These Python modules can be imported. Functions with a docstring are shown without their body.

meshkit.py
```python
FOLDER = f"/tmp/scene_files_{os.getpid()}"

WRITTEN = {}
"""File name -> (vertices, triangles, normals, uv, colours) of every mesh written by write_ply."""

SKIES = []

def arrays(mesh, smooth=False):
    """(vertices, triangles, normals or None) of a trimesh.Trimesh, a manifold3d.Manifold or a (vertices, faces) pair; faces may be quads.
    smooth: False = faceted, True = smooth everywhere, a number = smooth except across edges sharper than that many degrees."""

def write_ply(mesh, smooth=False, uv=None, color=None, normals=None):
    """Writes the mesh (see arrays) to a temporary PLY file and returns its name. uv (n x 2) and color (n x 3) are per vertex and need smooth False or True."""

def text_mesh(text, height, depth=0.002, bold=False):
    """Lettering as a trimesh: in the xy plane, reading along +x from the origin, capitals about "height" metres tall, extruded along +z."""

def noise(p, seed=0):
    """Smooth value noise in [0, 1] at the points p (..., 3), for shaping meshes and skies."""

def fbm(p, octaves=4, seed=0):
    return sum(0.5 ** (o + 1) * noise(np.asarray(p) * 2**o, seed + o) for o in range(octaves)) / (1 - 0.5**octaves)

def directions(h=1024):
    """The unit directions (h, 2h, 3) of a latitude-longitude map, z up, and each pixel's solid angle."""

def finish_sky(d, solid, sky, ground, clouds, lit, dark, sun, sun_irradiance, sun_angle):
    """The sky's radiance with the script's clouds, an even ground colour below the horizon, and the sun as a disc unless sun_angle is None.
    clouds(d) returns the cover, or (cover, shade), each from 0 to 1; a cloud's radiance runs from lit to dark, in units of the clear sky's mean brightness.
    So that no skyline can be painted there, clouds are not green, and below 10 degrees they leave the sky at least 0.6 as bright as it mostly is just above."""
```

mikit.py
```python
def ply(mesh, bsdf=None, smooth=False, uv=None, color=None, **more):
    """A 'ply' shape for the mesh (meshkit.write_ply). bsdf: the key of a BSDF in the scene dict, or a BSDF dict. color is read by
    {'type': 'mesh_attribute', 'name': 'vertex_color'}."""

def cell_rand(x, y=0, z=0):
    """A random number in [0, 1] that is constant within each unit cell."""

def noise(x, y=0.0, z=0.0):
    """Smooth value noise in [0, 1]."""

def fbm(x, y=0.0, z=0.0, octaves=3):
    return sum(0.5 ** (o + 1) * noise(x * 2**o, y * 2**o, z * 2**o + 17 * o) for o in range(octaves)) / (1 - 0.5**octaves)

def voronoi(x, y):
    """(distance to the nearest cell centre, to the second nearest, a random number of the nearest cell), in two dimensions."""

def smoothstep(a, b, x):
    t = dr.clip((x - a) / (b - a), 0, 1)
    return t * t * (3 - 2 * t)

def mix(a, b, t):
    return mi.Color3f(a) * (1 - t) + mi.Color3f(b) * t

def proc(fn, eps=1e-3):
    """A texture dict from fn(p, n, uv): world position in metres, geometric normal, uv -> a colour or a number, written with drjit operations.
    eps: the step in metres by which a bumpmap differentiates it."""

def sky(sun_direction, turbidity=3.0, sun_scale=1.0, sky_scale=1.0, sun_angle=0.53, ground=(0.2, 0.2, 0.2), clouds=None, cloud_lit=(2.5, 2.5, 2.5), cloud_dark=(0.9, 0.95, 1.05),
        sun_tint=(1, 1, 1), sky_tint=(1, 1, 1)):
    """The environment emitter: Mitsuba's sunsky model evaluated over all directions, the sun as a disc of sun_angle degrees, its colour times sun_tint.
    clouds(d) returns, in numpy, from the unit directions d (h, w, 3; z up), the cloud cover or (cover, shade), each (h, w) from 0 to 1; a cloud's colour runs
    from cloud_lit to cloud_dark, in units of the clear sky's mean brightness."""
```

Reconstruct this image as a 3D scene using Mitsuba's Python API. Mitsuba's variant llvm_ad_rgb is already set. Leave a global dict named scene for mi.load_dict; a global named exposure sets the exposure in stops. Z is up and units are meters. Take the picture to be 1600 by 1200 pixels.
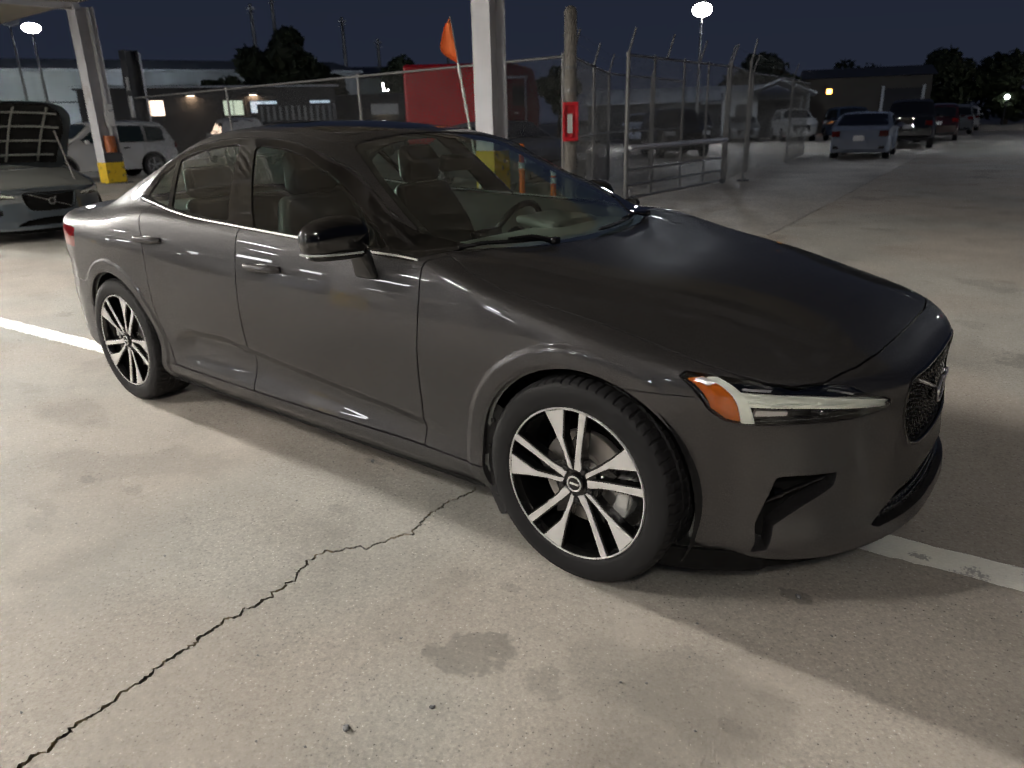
import math
import random

import drjit as dr
import manifold3d as m3
import mitsuba as mi
import numpy as np
import shapely.geometry as sg
import trimesh
import trimesh.creation as tc

import meshkit
import mikit
from mikit import cell_rand, fbm, mix, noise, proc, smoothstep, voronoi

T = mi.ScalarTransform4f
rng = np.random.default_rng(7)
random.seed(7)
scene, labels = {}, {}

# ---------------------------------------------------------------- camera, sky, lamps, exposure
EYE = [1.1171, -2.5833, 1.3751]
YAW, PITCH, ROLL = math.radians(128.7127), math.radians(19.4910), math.radians(-1.5468)
_f = np.array([math.cos(YAW) * math.cos(PITCH), math.sin(YAW) * math.cos(PITCH), -math.sin(PITCH)])
_r = np.cross(_f, [0, 0, 1])
_r /= np.linalg.norm(_r)
_u = np.cross(_r, _f)
_up = -math.sin(ROLL) * _r + math.cos(ROLL) * _u
scene["camera"] = {
    "type": "thinlens", "fov": 69.696, "fov_axis": "x", "near_clip": 0.05, "far_clip": 900.0,
    "aperture_radius": 0.0036, "focus_distance": 2.35,
    "to_world": T().look_at(origin=EYE, target=(np.array(EYE) + _f).tolist(), up=_up.tolist()),
}
exposure = 0.65
# a dusk-blue night sky, the same all round
scene["sky"] = mikit.sky([0.3, -0.6, 0.74], turbidity=3.0, sun_scale=0.0, sky_scale=0.125, sky_tint=(1.2, 1.05, 1.0), clouds=lambda d: 0.85, cloud_lit=(.70, .90, 1.75), cloud_dark=(.7, .9, 1.75))
LAMP = 820.0       # radiance of the strip lamps' diffusers under the canopy
FLOOD = 800.0      # beam intensity of the floodlights that shine along the lane from behind the sedan
LAMP_TINT = (1.0, .95, .87)
# (x, y, strength) of the strip lamps; (x, y, strength) of the floodlights, which face the sedan
CANOPY_LAMPS = [(-5.0, -6.3, 1.0), (-14.0, -8.6, 1.25), (-22.0, -8.6, .9), (2.95, -5.9, .30), (-5.0, -14.5, .5), (-14.0, -14.5, .5), (-30.0, -8.6, .6), (-38.0, -8.6, .6), (-22.0, -14.5, .5), (-30.0, -14.5, .5), (-38.0, -14.5, .5)]
FLOODS = [(-15.0, -1.15, 1.0), (-22.4, -1.15, 1.0), (-30.0, -1.15, 1.0)]
# ---------------------------------------------------------------- helpers
def obj(name, mesh, bsdf, parent=None, smooth=False, normals=None, **more):
    """one entry of the scene, keyed parent__name, numbered if the key is taken"""
    key = numbered(name if parent is None else f"{parent}__{name}")
    if normals is not None:
        d = {"type": "ply", "filename": meshkit.write_ply(mesh, normals=normals), "face_normals": False}
        d["bsdf"] = {"type": "ref", "id": bsdf}
    else:
        d = mikit.ply(mesh, bsdf, smooth=smooth)
    d.update(more)
    scene[key] = d
    return key


_taken = set()


def numbered(key):
    k, n = key, 0
    while k in scene or k in _taken:
        n += 1
        k = f"{key}_{n:03d}"
    _taken.add(k)
    return k


def tag(key, label=None, cat=None, group=None, kind=None):
    d = labels.setdefault(key, {})
    for a, b in (("label", label), ("category", cat), ("group", group), ("kind", kind)):
        if b:
            d[a] = b
    return key


def thing(name, label, cat, group=None):
    return tag(numbered(name), label, cat, group)


def struct(name, mesh, bsdf, **k):
    return tag(obj(name, mesh, bsdf, **k), kind="structure")


def copy_thing(root, move, label, group=None, only=None):
    """a copy of a thing and its parts under the next number; move is a 4x4 applied after the parts' own placement"""
    base = root
    new = numbered(base.rsplit("_", 1)[0] if base[-3:].isdigit() else base)
    for k in [k for k in scene if k.startswith(root + "__")]:
        d = dict(scene[k])
        d["to_world"] = T(move) @ T(d["to_world"]) if "to_world" in d else T(move)
        scene[new + k[len(root):]] = d
        if k in labels:
            labels[new + k[len(root):]] = dict(labels[k])
    tag(new, label, labels[root]["category"], group or labels[root].get("group"))
    return new


def cat(meshes):
    return trimesh.util.concatenate([m for m in meshes if m is not None])


def box(x0, x1, y0, y1, z0, z1):
    m = tc.box([x1 - x0, y1 - y0, z1 - z0])
    m.apply_translation([(x0 + x1) / 2, (y0 + y1) / 2, (z0 + z1) / 2])
    return m


def rbox(x0, x1, y0, y1, z0, z1, r=.02, seg=8):
    """box with rounded edges"""
    r = min(r, (x1 - x0) / 2.01, (y1 - y0) / 2.01, (z1 - z0) / 2.01)
    s = m3.Manifold.sphere(r, seg)
    pts = [s.translate((x, y, z)) for x in (x0 + r, x1 - r) for y in (y0 + r, y1 - r) for z in (z0 + r, z1 - r)]
    return tm(m3.Manifold.batch_hull(pts))


def tm(man):
    m = man.to_mesh()
    return trimesh.Trimesh(np.array(m.vert_properties[:, :3]), np.array(m.tri_verts), process=False)


def tube(points, radius, sides=8, closed=False):
    p = np.asarray(points, float)
    r = np.broadcast_to(np.asarray(radius, float), (len(p),))
    t = np.roll(p, -1, 0) - np.roll(p, 1, 0) if closed else np.gradient(p, axis=0)
    t /= np.linalg.norm(t, axis=1, keepdims=True) + 1e-12
    ref = np.array([0, 0, 1.0]) if abs(t[:, 2]).max() < .95 else np.array([.3, 1.0, .1])
    a = np.cross(t, ref)
    a /= np.linalg.norm(a, axis=1, keepdims=True) + 1e-12
    b = np.cross(t, a)
    g = np.arange(sides) * 2 * np.pi / sides
    v = p[:, None] + r[:, None, None] * (np.cos(g)[None, :, None] * a[:, None] + np.sin(g)[None, :, None] * b[:, None])
    n, f = len(p), []
    for i in range(n if closed else n - 1):
        j = (i + 1) % n
        for k in range(sides):
            l = (k + 1) % sides
            f += [[i * sides + k, j * sides + k, j * sides + l], [i * sides + k, j * sides + l, i * sides + l]]
    v = v.reshape(-1, 3)
    if not closed:
        c0, c1 = len(v), len(v) + 1
        v = np.vstack([v, p[0], p[-1]])
        for k in range(sides):
            l = (k + 1) % sides
            f += [[c0, k, l], [c1, (n - 1) * sides + l, (n - 1) * sides + k]]
    m = trimesh.Trimesh(v, f, process=False)
    if not closed and m.volume < 0 or closed and trimesh.Trimesh(v, f).volume < 0:
        m.invert()
    return m


def rod(a, b, r, sides=8):
    return tube(np.array([a, b], float), r, sides)


def lathe(profile, seg=64, axis="y"):
    """profile: (radius, along axis) points, revolved about the axis"""
    pr = np.asarray(profile, float)
    th = np.arange(seg) * 2 * np.pi / seg
    n = len(pr)
    x, z = pr[None, :, 0] * np.cos(th)[:, None], pr[None, :, 0] * np.sin(th)[:, None]
    y = np.broadcast_to(pr[None, :, 1], x.shape)
    v = np.stack({"y": [x, y, z], "z": [x, z, y], "x": [y, x, z]}[axis], -1).reshape(-1, 3)
    f = []
    for i in range(seg):
        j = (i + 1) % seg
        for k in range(n - 1):
            f += [[i * n + k, i * n + k + 1, j * n + k + 1], [i * n + k, j * n + k + 1, j * n + k]]
    return trimesh.Trimesh(v, f, process=False)


def prism(poly, h0, h1, axis="z"):
    """polygon (list of 2D points, or shapely) extruded from h0 to h1: axis z: (x, y), axis y: (x, z), axis x: (y, z)"""
    P = poly if hasattr(poly, "geom_type") else sg.Polygon(poly)
    if not P.is_valid:
        P = P.buffer(0)
    m = tc.extrude_polygon(P, h1 - h0, engine="earcut")
    v = np.array(m.vertices)
    v[:, 2] += h0
    if axis == "y":
        v = v[:, [0, 2, 1]]
    elif axis == "x":
        v = v[:, [2, 0, 1]]
    out = trimesh.Trimesh(v, np.array(m.faces), process=False)
    if out.volume < 0:
        out.invert()
    return out


def moved(m, x=0, y=0, z=0, rz=0, ry=0, rx=0, s=1.0):
    m = m.copy()
    M = np.eye(4)
    for ang, ax in ((rx, [1, 0, 0]), (ry, [0, 1, 0]), (rz, [0, 0, 1])):
        if ang:
            M = trimesh.transformations.rotation_matrix(ang, ax) @ M
    M[:3, :3] *= s
    M[:3, 3] += [x, y, z]
    m.apply_transform(M)
    return m


def place(x=0, y=0, z=0, rz=0, s=1.0):
    M = np.eye(4)
    M[:2, :2] = [[math.cos(rz), -math.sin(rz)], [math.sin(rz), math.cos(rz)]]
    M[:3, :3] *= s
    M[:3, 3] = [x, y, z]
    return M


MIRROR = np.diag([1.0, -1, 1, 1])


def mirrored(m):
    m = m.copy()
    m.vertices = m.vertices * [1, -1, 1]
    m.invert()
    return m


# ---------------------------------------------------------------- materials
def mat(name, **d):
    scene[name] = d
    return name


def rgb(*c):
    return {"type": "rgb", "value": list(c)}


def plain(name, c, rough=.5, spec=.5, metal=0.0, **k):
    d = {"type": "principled", "base_color": rgb(*c) if isinstance(c, tuple) else c, "roughness": rough, "specular": spec, **k}
    if metal:
        d["metallic"] = metal
    return mat(name, type="twosided", bsdf=d)
# ---------------------------------------------------------------- ground
STAINS = [(-.045, -1.375, .085, .085, 0), (-.01, -1.31, .06, .05, 5), (-.125, -1.408, .030, .018, 2), (.024, -1.574, .035, .03, 3), (-.131, -1.063, .035, .020, 4), (.599, -.59, .045, .03, 5), (-1.82, -1.80, .09, .035, 6), (-1.94, -1.72, .10, .035, 7),
          (-2.06, -1.51, .06, .03, 8), (-1.38, -1.45, .03, .02, 9), (-1.80, -1.45, .05, .03, 10), (-.44, -.70, .03, .02, 11), (.69, -1.05, .06, .03, 12), (.20, -1.34, .06, .05, 13), (-6.3, -.06, .3, .10, 14), (-5.4, -.26, .12, .06, 15),
          (.66, -1.19, .05, .03, 16), (.21, -1.03, .02, .015, 17), (-.97, -1.05, .05, .03, 18), (-3.1, -1.9, .22, .12, 19), (1.6, -.6, .10, .07, 20), (-1.2, -.69, .05, .016, 21), (-2.7, -1.2, .12, .04, 22), (1.9, 1.6, .3, .2, 23), (1.0, 2.4, .2, .2, 24)]


def asphalt(p, n, uv):
    g1 = noise(p.x * 170, p.y * 170, 0.5)
    g2 = noise(p.x * 420, p.y * 420, 1.5)
    d, e, k = voronoi(p.x * 95, p.y * 95)
    big = fbm(p.x * .5 + 3, p.y * .5 + 8, 0, 4)
    mid = fbm(p.x * 3.2, p.y * 3.2, 2.0, 4)
    v = .76 + .20 * g1 + .22 * (g2 - .5) + .22 * (k - .5) * smoothstep(.42, .12, d) + .36 * (big - .5) + .26 * (mid - .5)
    base = mix((.300, .280, .252), (.345, .322, .290), k) * mi.Float(v)
    base = base * mix((1.03, .995, .965), (.97, 1.0, 1.0), smoothstep(.35, .65, fbm(p.x * .8 + 40, p.y * .8, 7.0, 3)))
    # pale chips of stone, and dark pits
    chip = smoothstep(.20, .10, d) * smoothstep(.955, .975, k)
    base = mix(base, (.55, .53, .49), chip * .8)
    pit = smoothstep(.22, .10, d) * smoothstep(.05, .02, k)
    base = base * (1 - .55 * pit)
    # damp and oily spots with ragged outlines, where the photograph has them
    wob = fbm(p.x * 16, p.y * 16, 4.0, 4) - .5
    wob2 = noise(p.x * 60, p.y * 60, 9.0) - .5
    s = mi.Float(0)
    for (x, y, a, b, i) in STAINS:
        q = dr.sqrt(dr.square((p.x - x) / a) + dr.square((p.y - y) / b)) + 1.5 * wob + .35 * wob2
        s = dr.maximum(s, smoothstep(1.12, .80, q) * (.34 if i in (0, 5) else .08 + .13 * float((i * 37 % 11) / 10)))
    w2 = smoothstep(.66, .74, fbm(p.x * 1.7 + 20, p.y * 1.7, 5.0, 5)) * .16
    return base * (1 - s) * (1 - w2)


def asphalt_bump(p, n, uv):
    d, e, k = voronoi(p.x * 110, p.y * 110)
    return .0016 * smoothstep(.6, .05, d) * k + .0011 * noise(p.x * 300, p.y * 300) + .0008 * noise(p.x * 700, p.y * 700)


def asphalt_far(p, n, uv):
    v = .75 + .55 * (fbm(p.x * .35, p.y * .35, 1.0, 5) - .5) + .35 * (fbm(p.x * 2.5, p.y * 2.5, 3.0, 4) - .5) + .3 * (noise(p.x * 40, p.y * 40) - .5)
    return mix((.070, .067, .062), (.094, .090, .083), noise(p.x * .15, p.y * .15)) * mi.Float(v)


def lane_paint(p, n, uv):
    w = fbm(p.x * 14, p.y * 14, 2.0, 5)
    g = noise(p.x * 190, p.y * 190)
    worn = smoothstep(.66, .76, w + .22 * (g - .5))
    return mix(mix((.82, .80, .72), (.90, .88, .80), g), (.27, .255, .235), worn * .75)


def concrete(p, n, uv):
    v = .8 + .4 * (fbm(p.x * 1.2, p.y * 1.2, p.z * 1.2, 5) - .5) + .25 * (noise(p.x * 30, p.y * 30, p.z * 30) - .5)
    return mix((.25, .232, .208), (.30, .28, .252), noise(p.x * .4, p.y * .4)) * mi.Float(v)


mat("asphalt", type="twosided", bsdf={"type": "bumpmap", "arbitrary": proc(asphalt_bump, eps=6e-4), "scale": 1.0, "bsdf": {"type": "principled", "base_color": proc(asphalt), "roughness": .78, "specular": .35}})
plain("asphalt_far", proc(asphalt_far), .8, .3)
plain("lane_paint", proc(lane_paint), .6, .4)
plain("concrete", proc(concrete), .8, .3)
plain("crack_dirt", proc(lambda p, n, uv: mix((.035, .030, .024), (.17, .135, .085), smoothstep(.45, .75, fbm(p.x * 30, p.y * 30, 1.0, 4)))), .95, .1)
plain("stone", proc(lambda p, n, uv: mix((.05, .052, .056), (.16, .16, .16), noise(p.x * 200, p.y * 200, p.z * 200))), .7, .3)

# the crack: an open groove cut through the sheet of asphalt
_c = [(-.650, -.55), (-.657, -.632), (-.672, -.803), (-.626, -1.018), (-.641, -1.066), (-.677, -1.154), (-.731, -1.223), (-.779, -1.268), (-.782, -1.320), (-.761, -1.375), (-.725, -1.440), (-.725, -1.513), (-.708, -1.594), (-.717, -1.697), (-.702, -1.758), (-.687, -1.816),
      (-.684, -1.911), (-.672, -1.978), (-.661, -2.042), (-.649, -2.141), (-.618, -2.240), (-.59, -2.33), (-.56, -2.5), (-.57, -2.75)]
_rc = np.random.default_rng(3)


def crack_shape(pts, w0, w1, jitter=.0085, step=.006):
    line = sg.LineString(pts)
    n = int(line.length / step)
    P = np.array([line.interpolate(t, normalized=True).coords[0] for t in np.linspace(0, 1, n)])
    t = np.gradient(P, axis=0)
    nn = np.stack([-t[:, 1], t[:, 0]], 1)
    nn /= np.linalg.norm(nn, axis=1, keepdims=True)
    k = np.convolve(_rc.normal(0, 1, n + 8), np.ones(4) / 4, "same")[4:-4]
    P = P + nn * (k * jitter * 1.6 + _rc.normal(0, jitter * .25, n))[:, None]
    w = np.interp(np.linspace(0, 1, n), [0, .12, .4, .55, 1], [w0 * .5, w0, w0, w1, w1]) * (.45 + .9 * _rc.random(n))
    a, b = P + nn * w[:, None] / 2, P - nn * (w * (.7 + .6 * _rc.random(n)))[:, None] / 2
    poly = sg.Polygon(np.vstack([a, b[::-1]])).buffer(0)
    return max(poly.geoms, key=lambda g: g.area) if poly.geom_type == "MultiPolygon" else poly


CRACK = crack_shape(_c, .0085, .0120)
_branch = crack_shape([(-.779, -1.268), (-.83, -1.275), (-.822, -1.33), (-.772, -1.372)], .006, .006, .003)
from shapely.ops import unary_union
CRACK = max(CRACK.geoms, key=lambda g: g.area) if CRACK.geom_type == "MultiPolygon" else CRACK
NEAR = sg.box(-9, -6, 6, 6.5)
_near = tc.triangulate_polygon(NEAR.difference(CRACK), engine="earcut")
_v3 = np.c_[_near[0], np.zeros(len(_near[0]))]
_gr = trimesh.Trimesh(_v3, _near[1], process=False)
if _gr.face_normals[:, 2].mean() < 0:
    _gr.invert()
_walls = []
for ringc in [CRACK.exterior, *CRACK.interiors]:
    q = np.array(ringc.coords)
    n = len(q)
    v = np.vstack([np.c_[q, np.zeros(n)], np.c_[q, np.full(n, -.012)]])
    f = [[i, i + 1, n + i + 1] for i in range(n - 1)] + [[i, n + i + 1, n + i] for i in range(n - 1)]
    _walls.append(trimesh.Trimesh(v, f, process=False))
struct("ground", cat([_gr, box(-9, -9 + .001, -6, 6.5, -.3, -.0), ]), "asphalt")
obj("crack_walls", cat([*_walls, box(-1.1, -.3, -2.9, -.4, -.03, -.012)]), "crack_dirt", "ground")
far = sg.box(-420, -260, 260, 520).difference(NEAR)
_ft = tc.triangulate_polygon(far, engine="earcut")
_fm = trimesh.Trimesh(np.c_[_ft[0], np.zeros(len(_ft[0]))], _ft[1], process=False)
if _fm.face_normals[:, 2].mean() < 0:
    _fm.invert()
struct("ground_far", _fm, "asphalt")
# a separate sheet of ground inside the gate, in a tone of its own
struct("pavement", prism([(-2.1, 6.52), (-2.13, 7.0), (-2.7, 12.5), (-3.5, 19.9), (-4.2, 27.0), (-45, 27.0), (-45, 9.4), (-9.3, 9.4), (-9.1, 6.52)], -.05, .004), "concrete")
# the white stall line
_a, _b = np.array([-9.2, -.99]), np.array([6.5, .37])
_n = np.array([-(_b - _a)[1], (_b - _a)[0]]) / np.linalg.norm(_b - _a)
_left, _right = [], []
for t in np.linspace(0, 1, 420):
    c = _a + t * (_b - _a)
    _left.append(c + _n * (.072 + .0035 * _rc.normal()))
    _right.append(c - _n * (.072 + .0035 * _rc.normal()))
struct("stall_line", trimesh.Trimesh(np.c_[np.vstack([_left, _right]), np.full(840, .004)], [[i, 420 + i, 421 + i] for i in range(419)] + [[i, 421 + i, i + 1] for i in range(419)], process=False), "lane_paint")


def pebbles():
    names = ["dark oval pebble left of centre near the bottom edge", "small dark stone beside the bluish spot below the large stain", "dark wet crumb just behind the front tyre", "dark crumb on the asphalt by the middle of the sill", "dark crumb right of the front tyre on the oil spot"]
    spots = [(-.097, -1.75, .011), (.024, -1.574, .008), (-.44, -.705, .012), (-1.19, -.69, .012), (.605, -.585, .012)]
    for x, y, r in spots:
        m = tc.icosphere(2, 1.0)
        m.vertices = m.vertices * (1 + .5 * (meshkit.noise(m.vertices * 1.7 + x * 9) - .5))[:, None] * [r, r * .7, r * .42]
        tag(obj("pebble", moved(m, x, y, r * .2, rz=x * 40), "stone", smooth=50), names.pop(0), "pebble", "pebbles on the asphalt")
    bits = []
    for _ in range(900):
        x, y = _rc.uniform(-5, 2.5), _rc.uniform(-3.2, 2.0)
        r = .0016 + .0035 * _rc.random() ** 3
        m = tc.icosphere(0, 1.0)
        m.vertices = m.vertices * (1 + .4 * _rc.normal(0, 1, (len(m.vertices), 1)).clip(-1, 1)) * [r, r * .8, r * .6]
        bits.append(moved(m, x, y, r * .3))
    g = obj("grit", cat(bits), "stone")
    tag(g, "fine loose grit scattered over the asphalt", "gravel", kind="stuff")


pebbles()
# ---------------------------------------------------------------- the canopy with its columns and lamps
def steel_paint(p, n, uv):
    s = fbm(p.x * 3, p.y * 3, p.z * .8, 5)
    g = noise(p.x * 60, p.y * 60, p.z * 25)
    base = mix((.50, .50, .53), (.60, .60, .63), s)
    rust = smoothstep(.66, .74, s + .18 * (g - .5))
    return mix(base, (.30, .24, .20), rust * .4)


def yellow_paint(p, n, uv):
    g = fbm(p.x * 14, p.y * 14, p.z * 9, 4)
    return mix(mix((.70, .47, .012), (.58, .38, .012), g), (.12, .10, .06), smoothstep(.64, .72, g) * .8)


def deck_metal(p, n, uv):
    s = fbm(p.x * .7, p.y * .7, 0, 4)
    return mix((.30, .288, .27), (.38, .365, .34), s) * mi.Float(.85 + .3 * noise(p.x * 9, p.y * .8))


plain("steel_paint", proc(steel_paint), .5, .5)
plain("yellow_paint", proc(yellow_paint), .5, .5)
plain("deck_metal", proc(deck_metal), .6, .4)
plain("dark_steel", (.06, .062, .066), .5, .4)
plain("lamp_body", (.55, .55, .55), .5, .4)


def h_section(x, y, z0, z1, w=.36, d=.38, t=.022):
    """flanges face +-y, web between"""
    return cat([box(x - w / 2, x + w / 2, y - d / 2, y - d / 2 + t, z0, z1), box(x - w / 2, x + w / 2, y + d / 2 - t, y + d / 2, z0, z1), box(x - t * .4, x + t * .4, y - d / 2 + t, y + d / 2 - t, z0, z1)])


def column(x, y, top, label, w=.36, d=.38, sleeve=(0, .62), more=None):
    k = thing("steel_column", label, "column", "steel columns of the canopy")
    obj("shaft", h_section(x, y, .02, top, w, d), "steel_paint", k)
    obj("base_plate", box(x - w * .8, x + w * .8, y - d * .8, y + d * .8, 0, .02), "dark_steel", k)
    g = .012
    sl = cat([box(x - w / 2 - g, x + w / 2 + g, y - d / 2 - g, y - d / 2 - .001, .021, sleeve[1]), box(x - w / 2 - g, x + w / 2 + g, y + d / 2 + .001, y + d / 2 + g, .021, sleeve[1]),
              box(x + w / 2 + .001, x + w / 2 + g, y - d / 2, y + d / 2, .021, sleeve[1]), box(x - w / 2 - g, x - w / 2 - .001, y - d / 2, y + d / 2, .021, sleeve[1])])
    obj("yellow_guard", sl, "yellow_paint", k)
    return k


plain("orange_paint", proc(lambda p, n, uv: mix((.40, .11, .02), (.28, .07, .02), fbm(p.x * 9, p.y * 9, p.z * 9, 4))), .45, .5)
EAVE_Y, DECK_Z = 7.95, 5.05
c1 = column(-7.35, 7.62, DECK_Z - .3, "pale grey steel column rising right behind the sedan's roof", w=.38, d=.40, sleeve=(0, .95))
c2 = column(-22.4, 7.95, DECK_Z - .3, "leaning-looking grey column at the left with an orange band and yellow guard", w=.50, d=.52, sleeve=(0, .60))
_x, _y = -22.4, 7.95
obj("orange_band", rod((_x + .27, _y - .02, .88), (_x + .27, _y - .02, 1.34), .15, 20), "orange_paint", c2)
obj("black_band", box(_x + .262, _x + .275, _y - .26, _y + .26, .605, .86), "dark_steel", c2)
obj("conduit", cat([rod((_x + .20, _y + .10, .95), (_x + .20, _y + .10, 4.7), .045), box(_x + .14, _x + .30, _y + .02, _y + .22, 1.6, 2.0), box(_x + .14, _x + .28, _y + .04, _y + .22, 2.05, 2.2)]), "lamp_body", c2)


def corrugated(x0, x1, y0, y1, z, pitch=.30, h=.075):
    n = int((x1 - x0) / pitch)
    prof = []
    for i in range(n):
        a = x0 + i * pitch
        prof += [(a, z), (a + pitch * .42, z), (a + pitch * .5, z + h), (a + pitch * .92, z + h)]
    prof.append((x1, z))
    v, f = [], []
    for a, b in prof:
        v += [[a, y0, b], [a, y1, b]]
    for i in range(len(prof) - 1):
        f += [[2 * i, 2 * i + 1, 2 * i + 3], [2 * i, 2 * i + 3, 2 * i + 2]]
    return trimesh.Trimesh(v, f, process=False)


CX0, CX1, CY0 = -44.0, 3.4, -19.0
can = thing("canopy", "corrugated canopy roof with pale soffit over the sedan, its edge at top left", "canopy")
obj("roof_deck", corrugated(CX0, CX1, CY0, EAVE_Y, DECK_Z), "deck_metal", can)
obj("roof_top", box(CX0, CX1, CY0, EAVE_Y, DECK_Z + .09, DECK_Z + .12), "dark_steel", can)
plain("soffit_pale", proc(lambda p, n, uv: mix((.40, .37, .31), (.50, .46, .39), fbm(p.x * .8, p.y * 2, p.z, 4))), .6, .3)
obj("eave_soffit", box(CX0, CX1, EAVE_Y - 1.5, EAVE_Y - .02, DECK_Z - .205, DECK_Z - .17), "soffit_pale", can)
obj("fascia", cat([box(CX0, CX1, EAVE_Y, EAVE_Y + .03, DECK_Z - .12, DECK_Z + .24), box(CX1, CX1 + .03, CY0, EAVE_Y + .03, DECK_Z - .12, DECK_Z + .24)]), "lamp_body", can)
for x in np.arange(-37.4, 2.0, 7.525):
    obj("rafter", cat([box(x - .09, x + .09, CY0, EAVE_Y - .02, DECK_Z - .40, DECK_Z - .385), box(x - .09, x + .09, CY0, EAVE_Y - .02, DECK_Z - .015, DECK_Z - .001), box(x - .008, x + .008, CY0, EAVE_Y - .02, DECK_Z - .385, DECK_Z - .015)]), "steel_paint", can)
for y in np.arange(CY0 + 1.3, EAVE_Y, 1.9):
    obj("purlin", box(CX0, CX1, y - .035, y + .035, DECK_Z - .16, DECK_Z - .0005), "steel_paint", can)


LAMP_NAMES = [f"strip lamp under the canopy {w}" for w in ("left of the viewer, nearest of the inner row", "left of the viewer, second of the inner row", "left of the viewer, farthest of the inner row", "close behind the viewer's right shoulder, dimmer than the rest", "in the outermost row, nearest the viewer", "in the outermost row, second from the viewer", "in the inner row, fourth from the viewer", "in the inner row, last from the viewer", "in the outermost row, third from the viewer", "in the outermost row, fourth from the viewer", "in the outermost row, last from the viewer")]


def canopy_lamp(x, y, power=1.0, z=DECK_Z - .46, label=""):
    k = thing("canopy_lamp", label, "lamp", "lamps under the canopy")
    obj("housing", cat([rbox(x - .17, x + .17, y - .62, y + .62, z + .012, z + .10, .02), rod((x, y - .4, z + .09), (x, y - .4, DECK_Z - .01), .012), rod((x, y + .4, z + .09), (x, y + .4, DECK_Z - .01), .012)]), "lamp_body", k)
    m = trimesh.Trimesh([[x - .14, y - .58, z], [x + .14, y - .58, z], [x + .14, y + .58, z], [x - .14, y + .58, z]], [[0, 2, 1], [0, 3, 2]], process=False)
    kk = obj("diffuser", m, "lamp_body", k)
    scene[kk]["emitter"] = {"type": "area", "radiance": rgb(*[LAMP * power * c for c in LAMP_TINT])}


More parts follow.
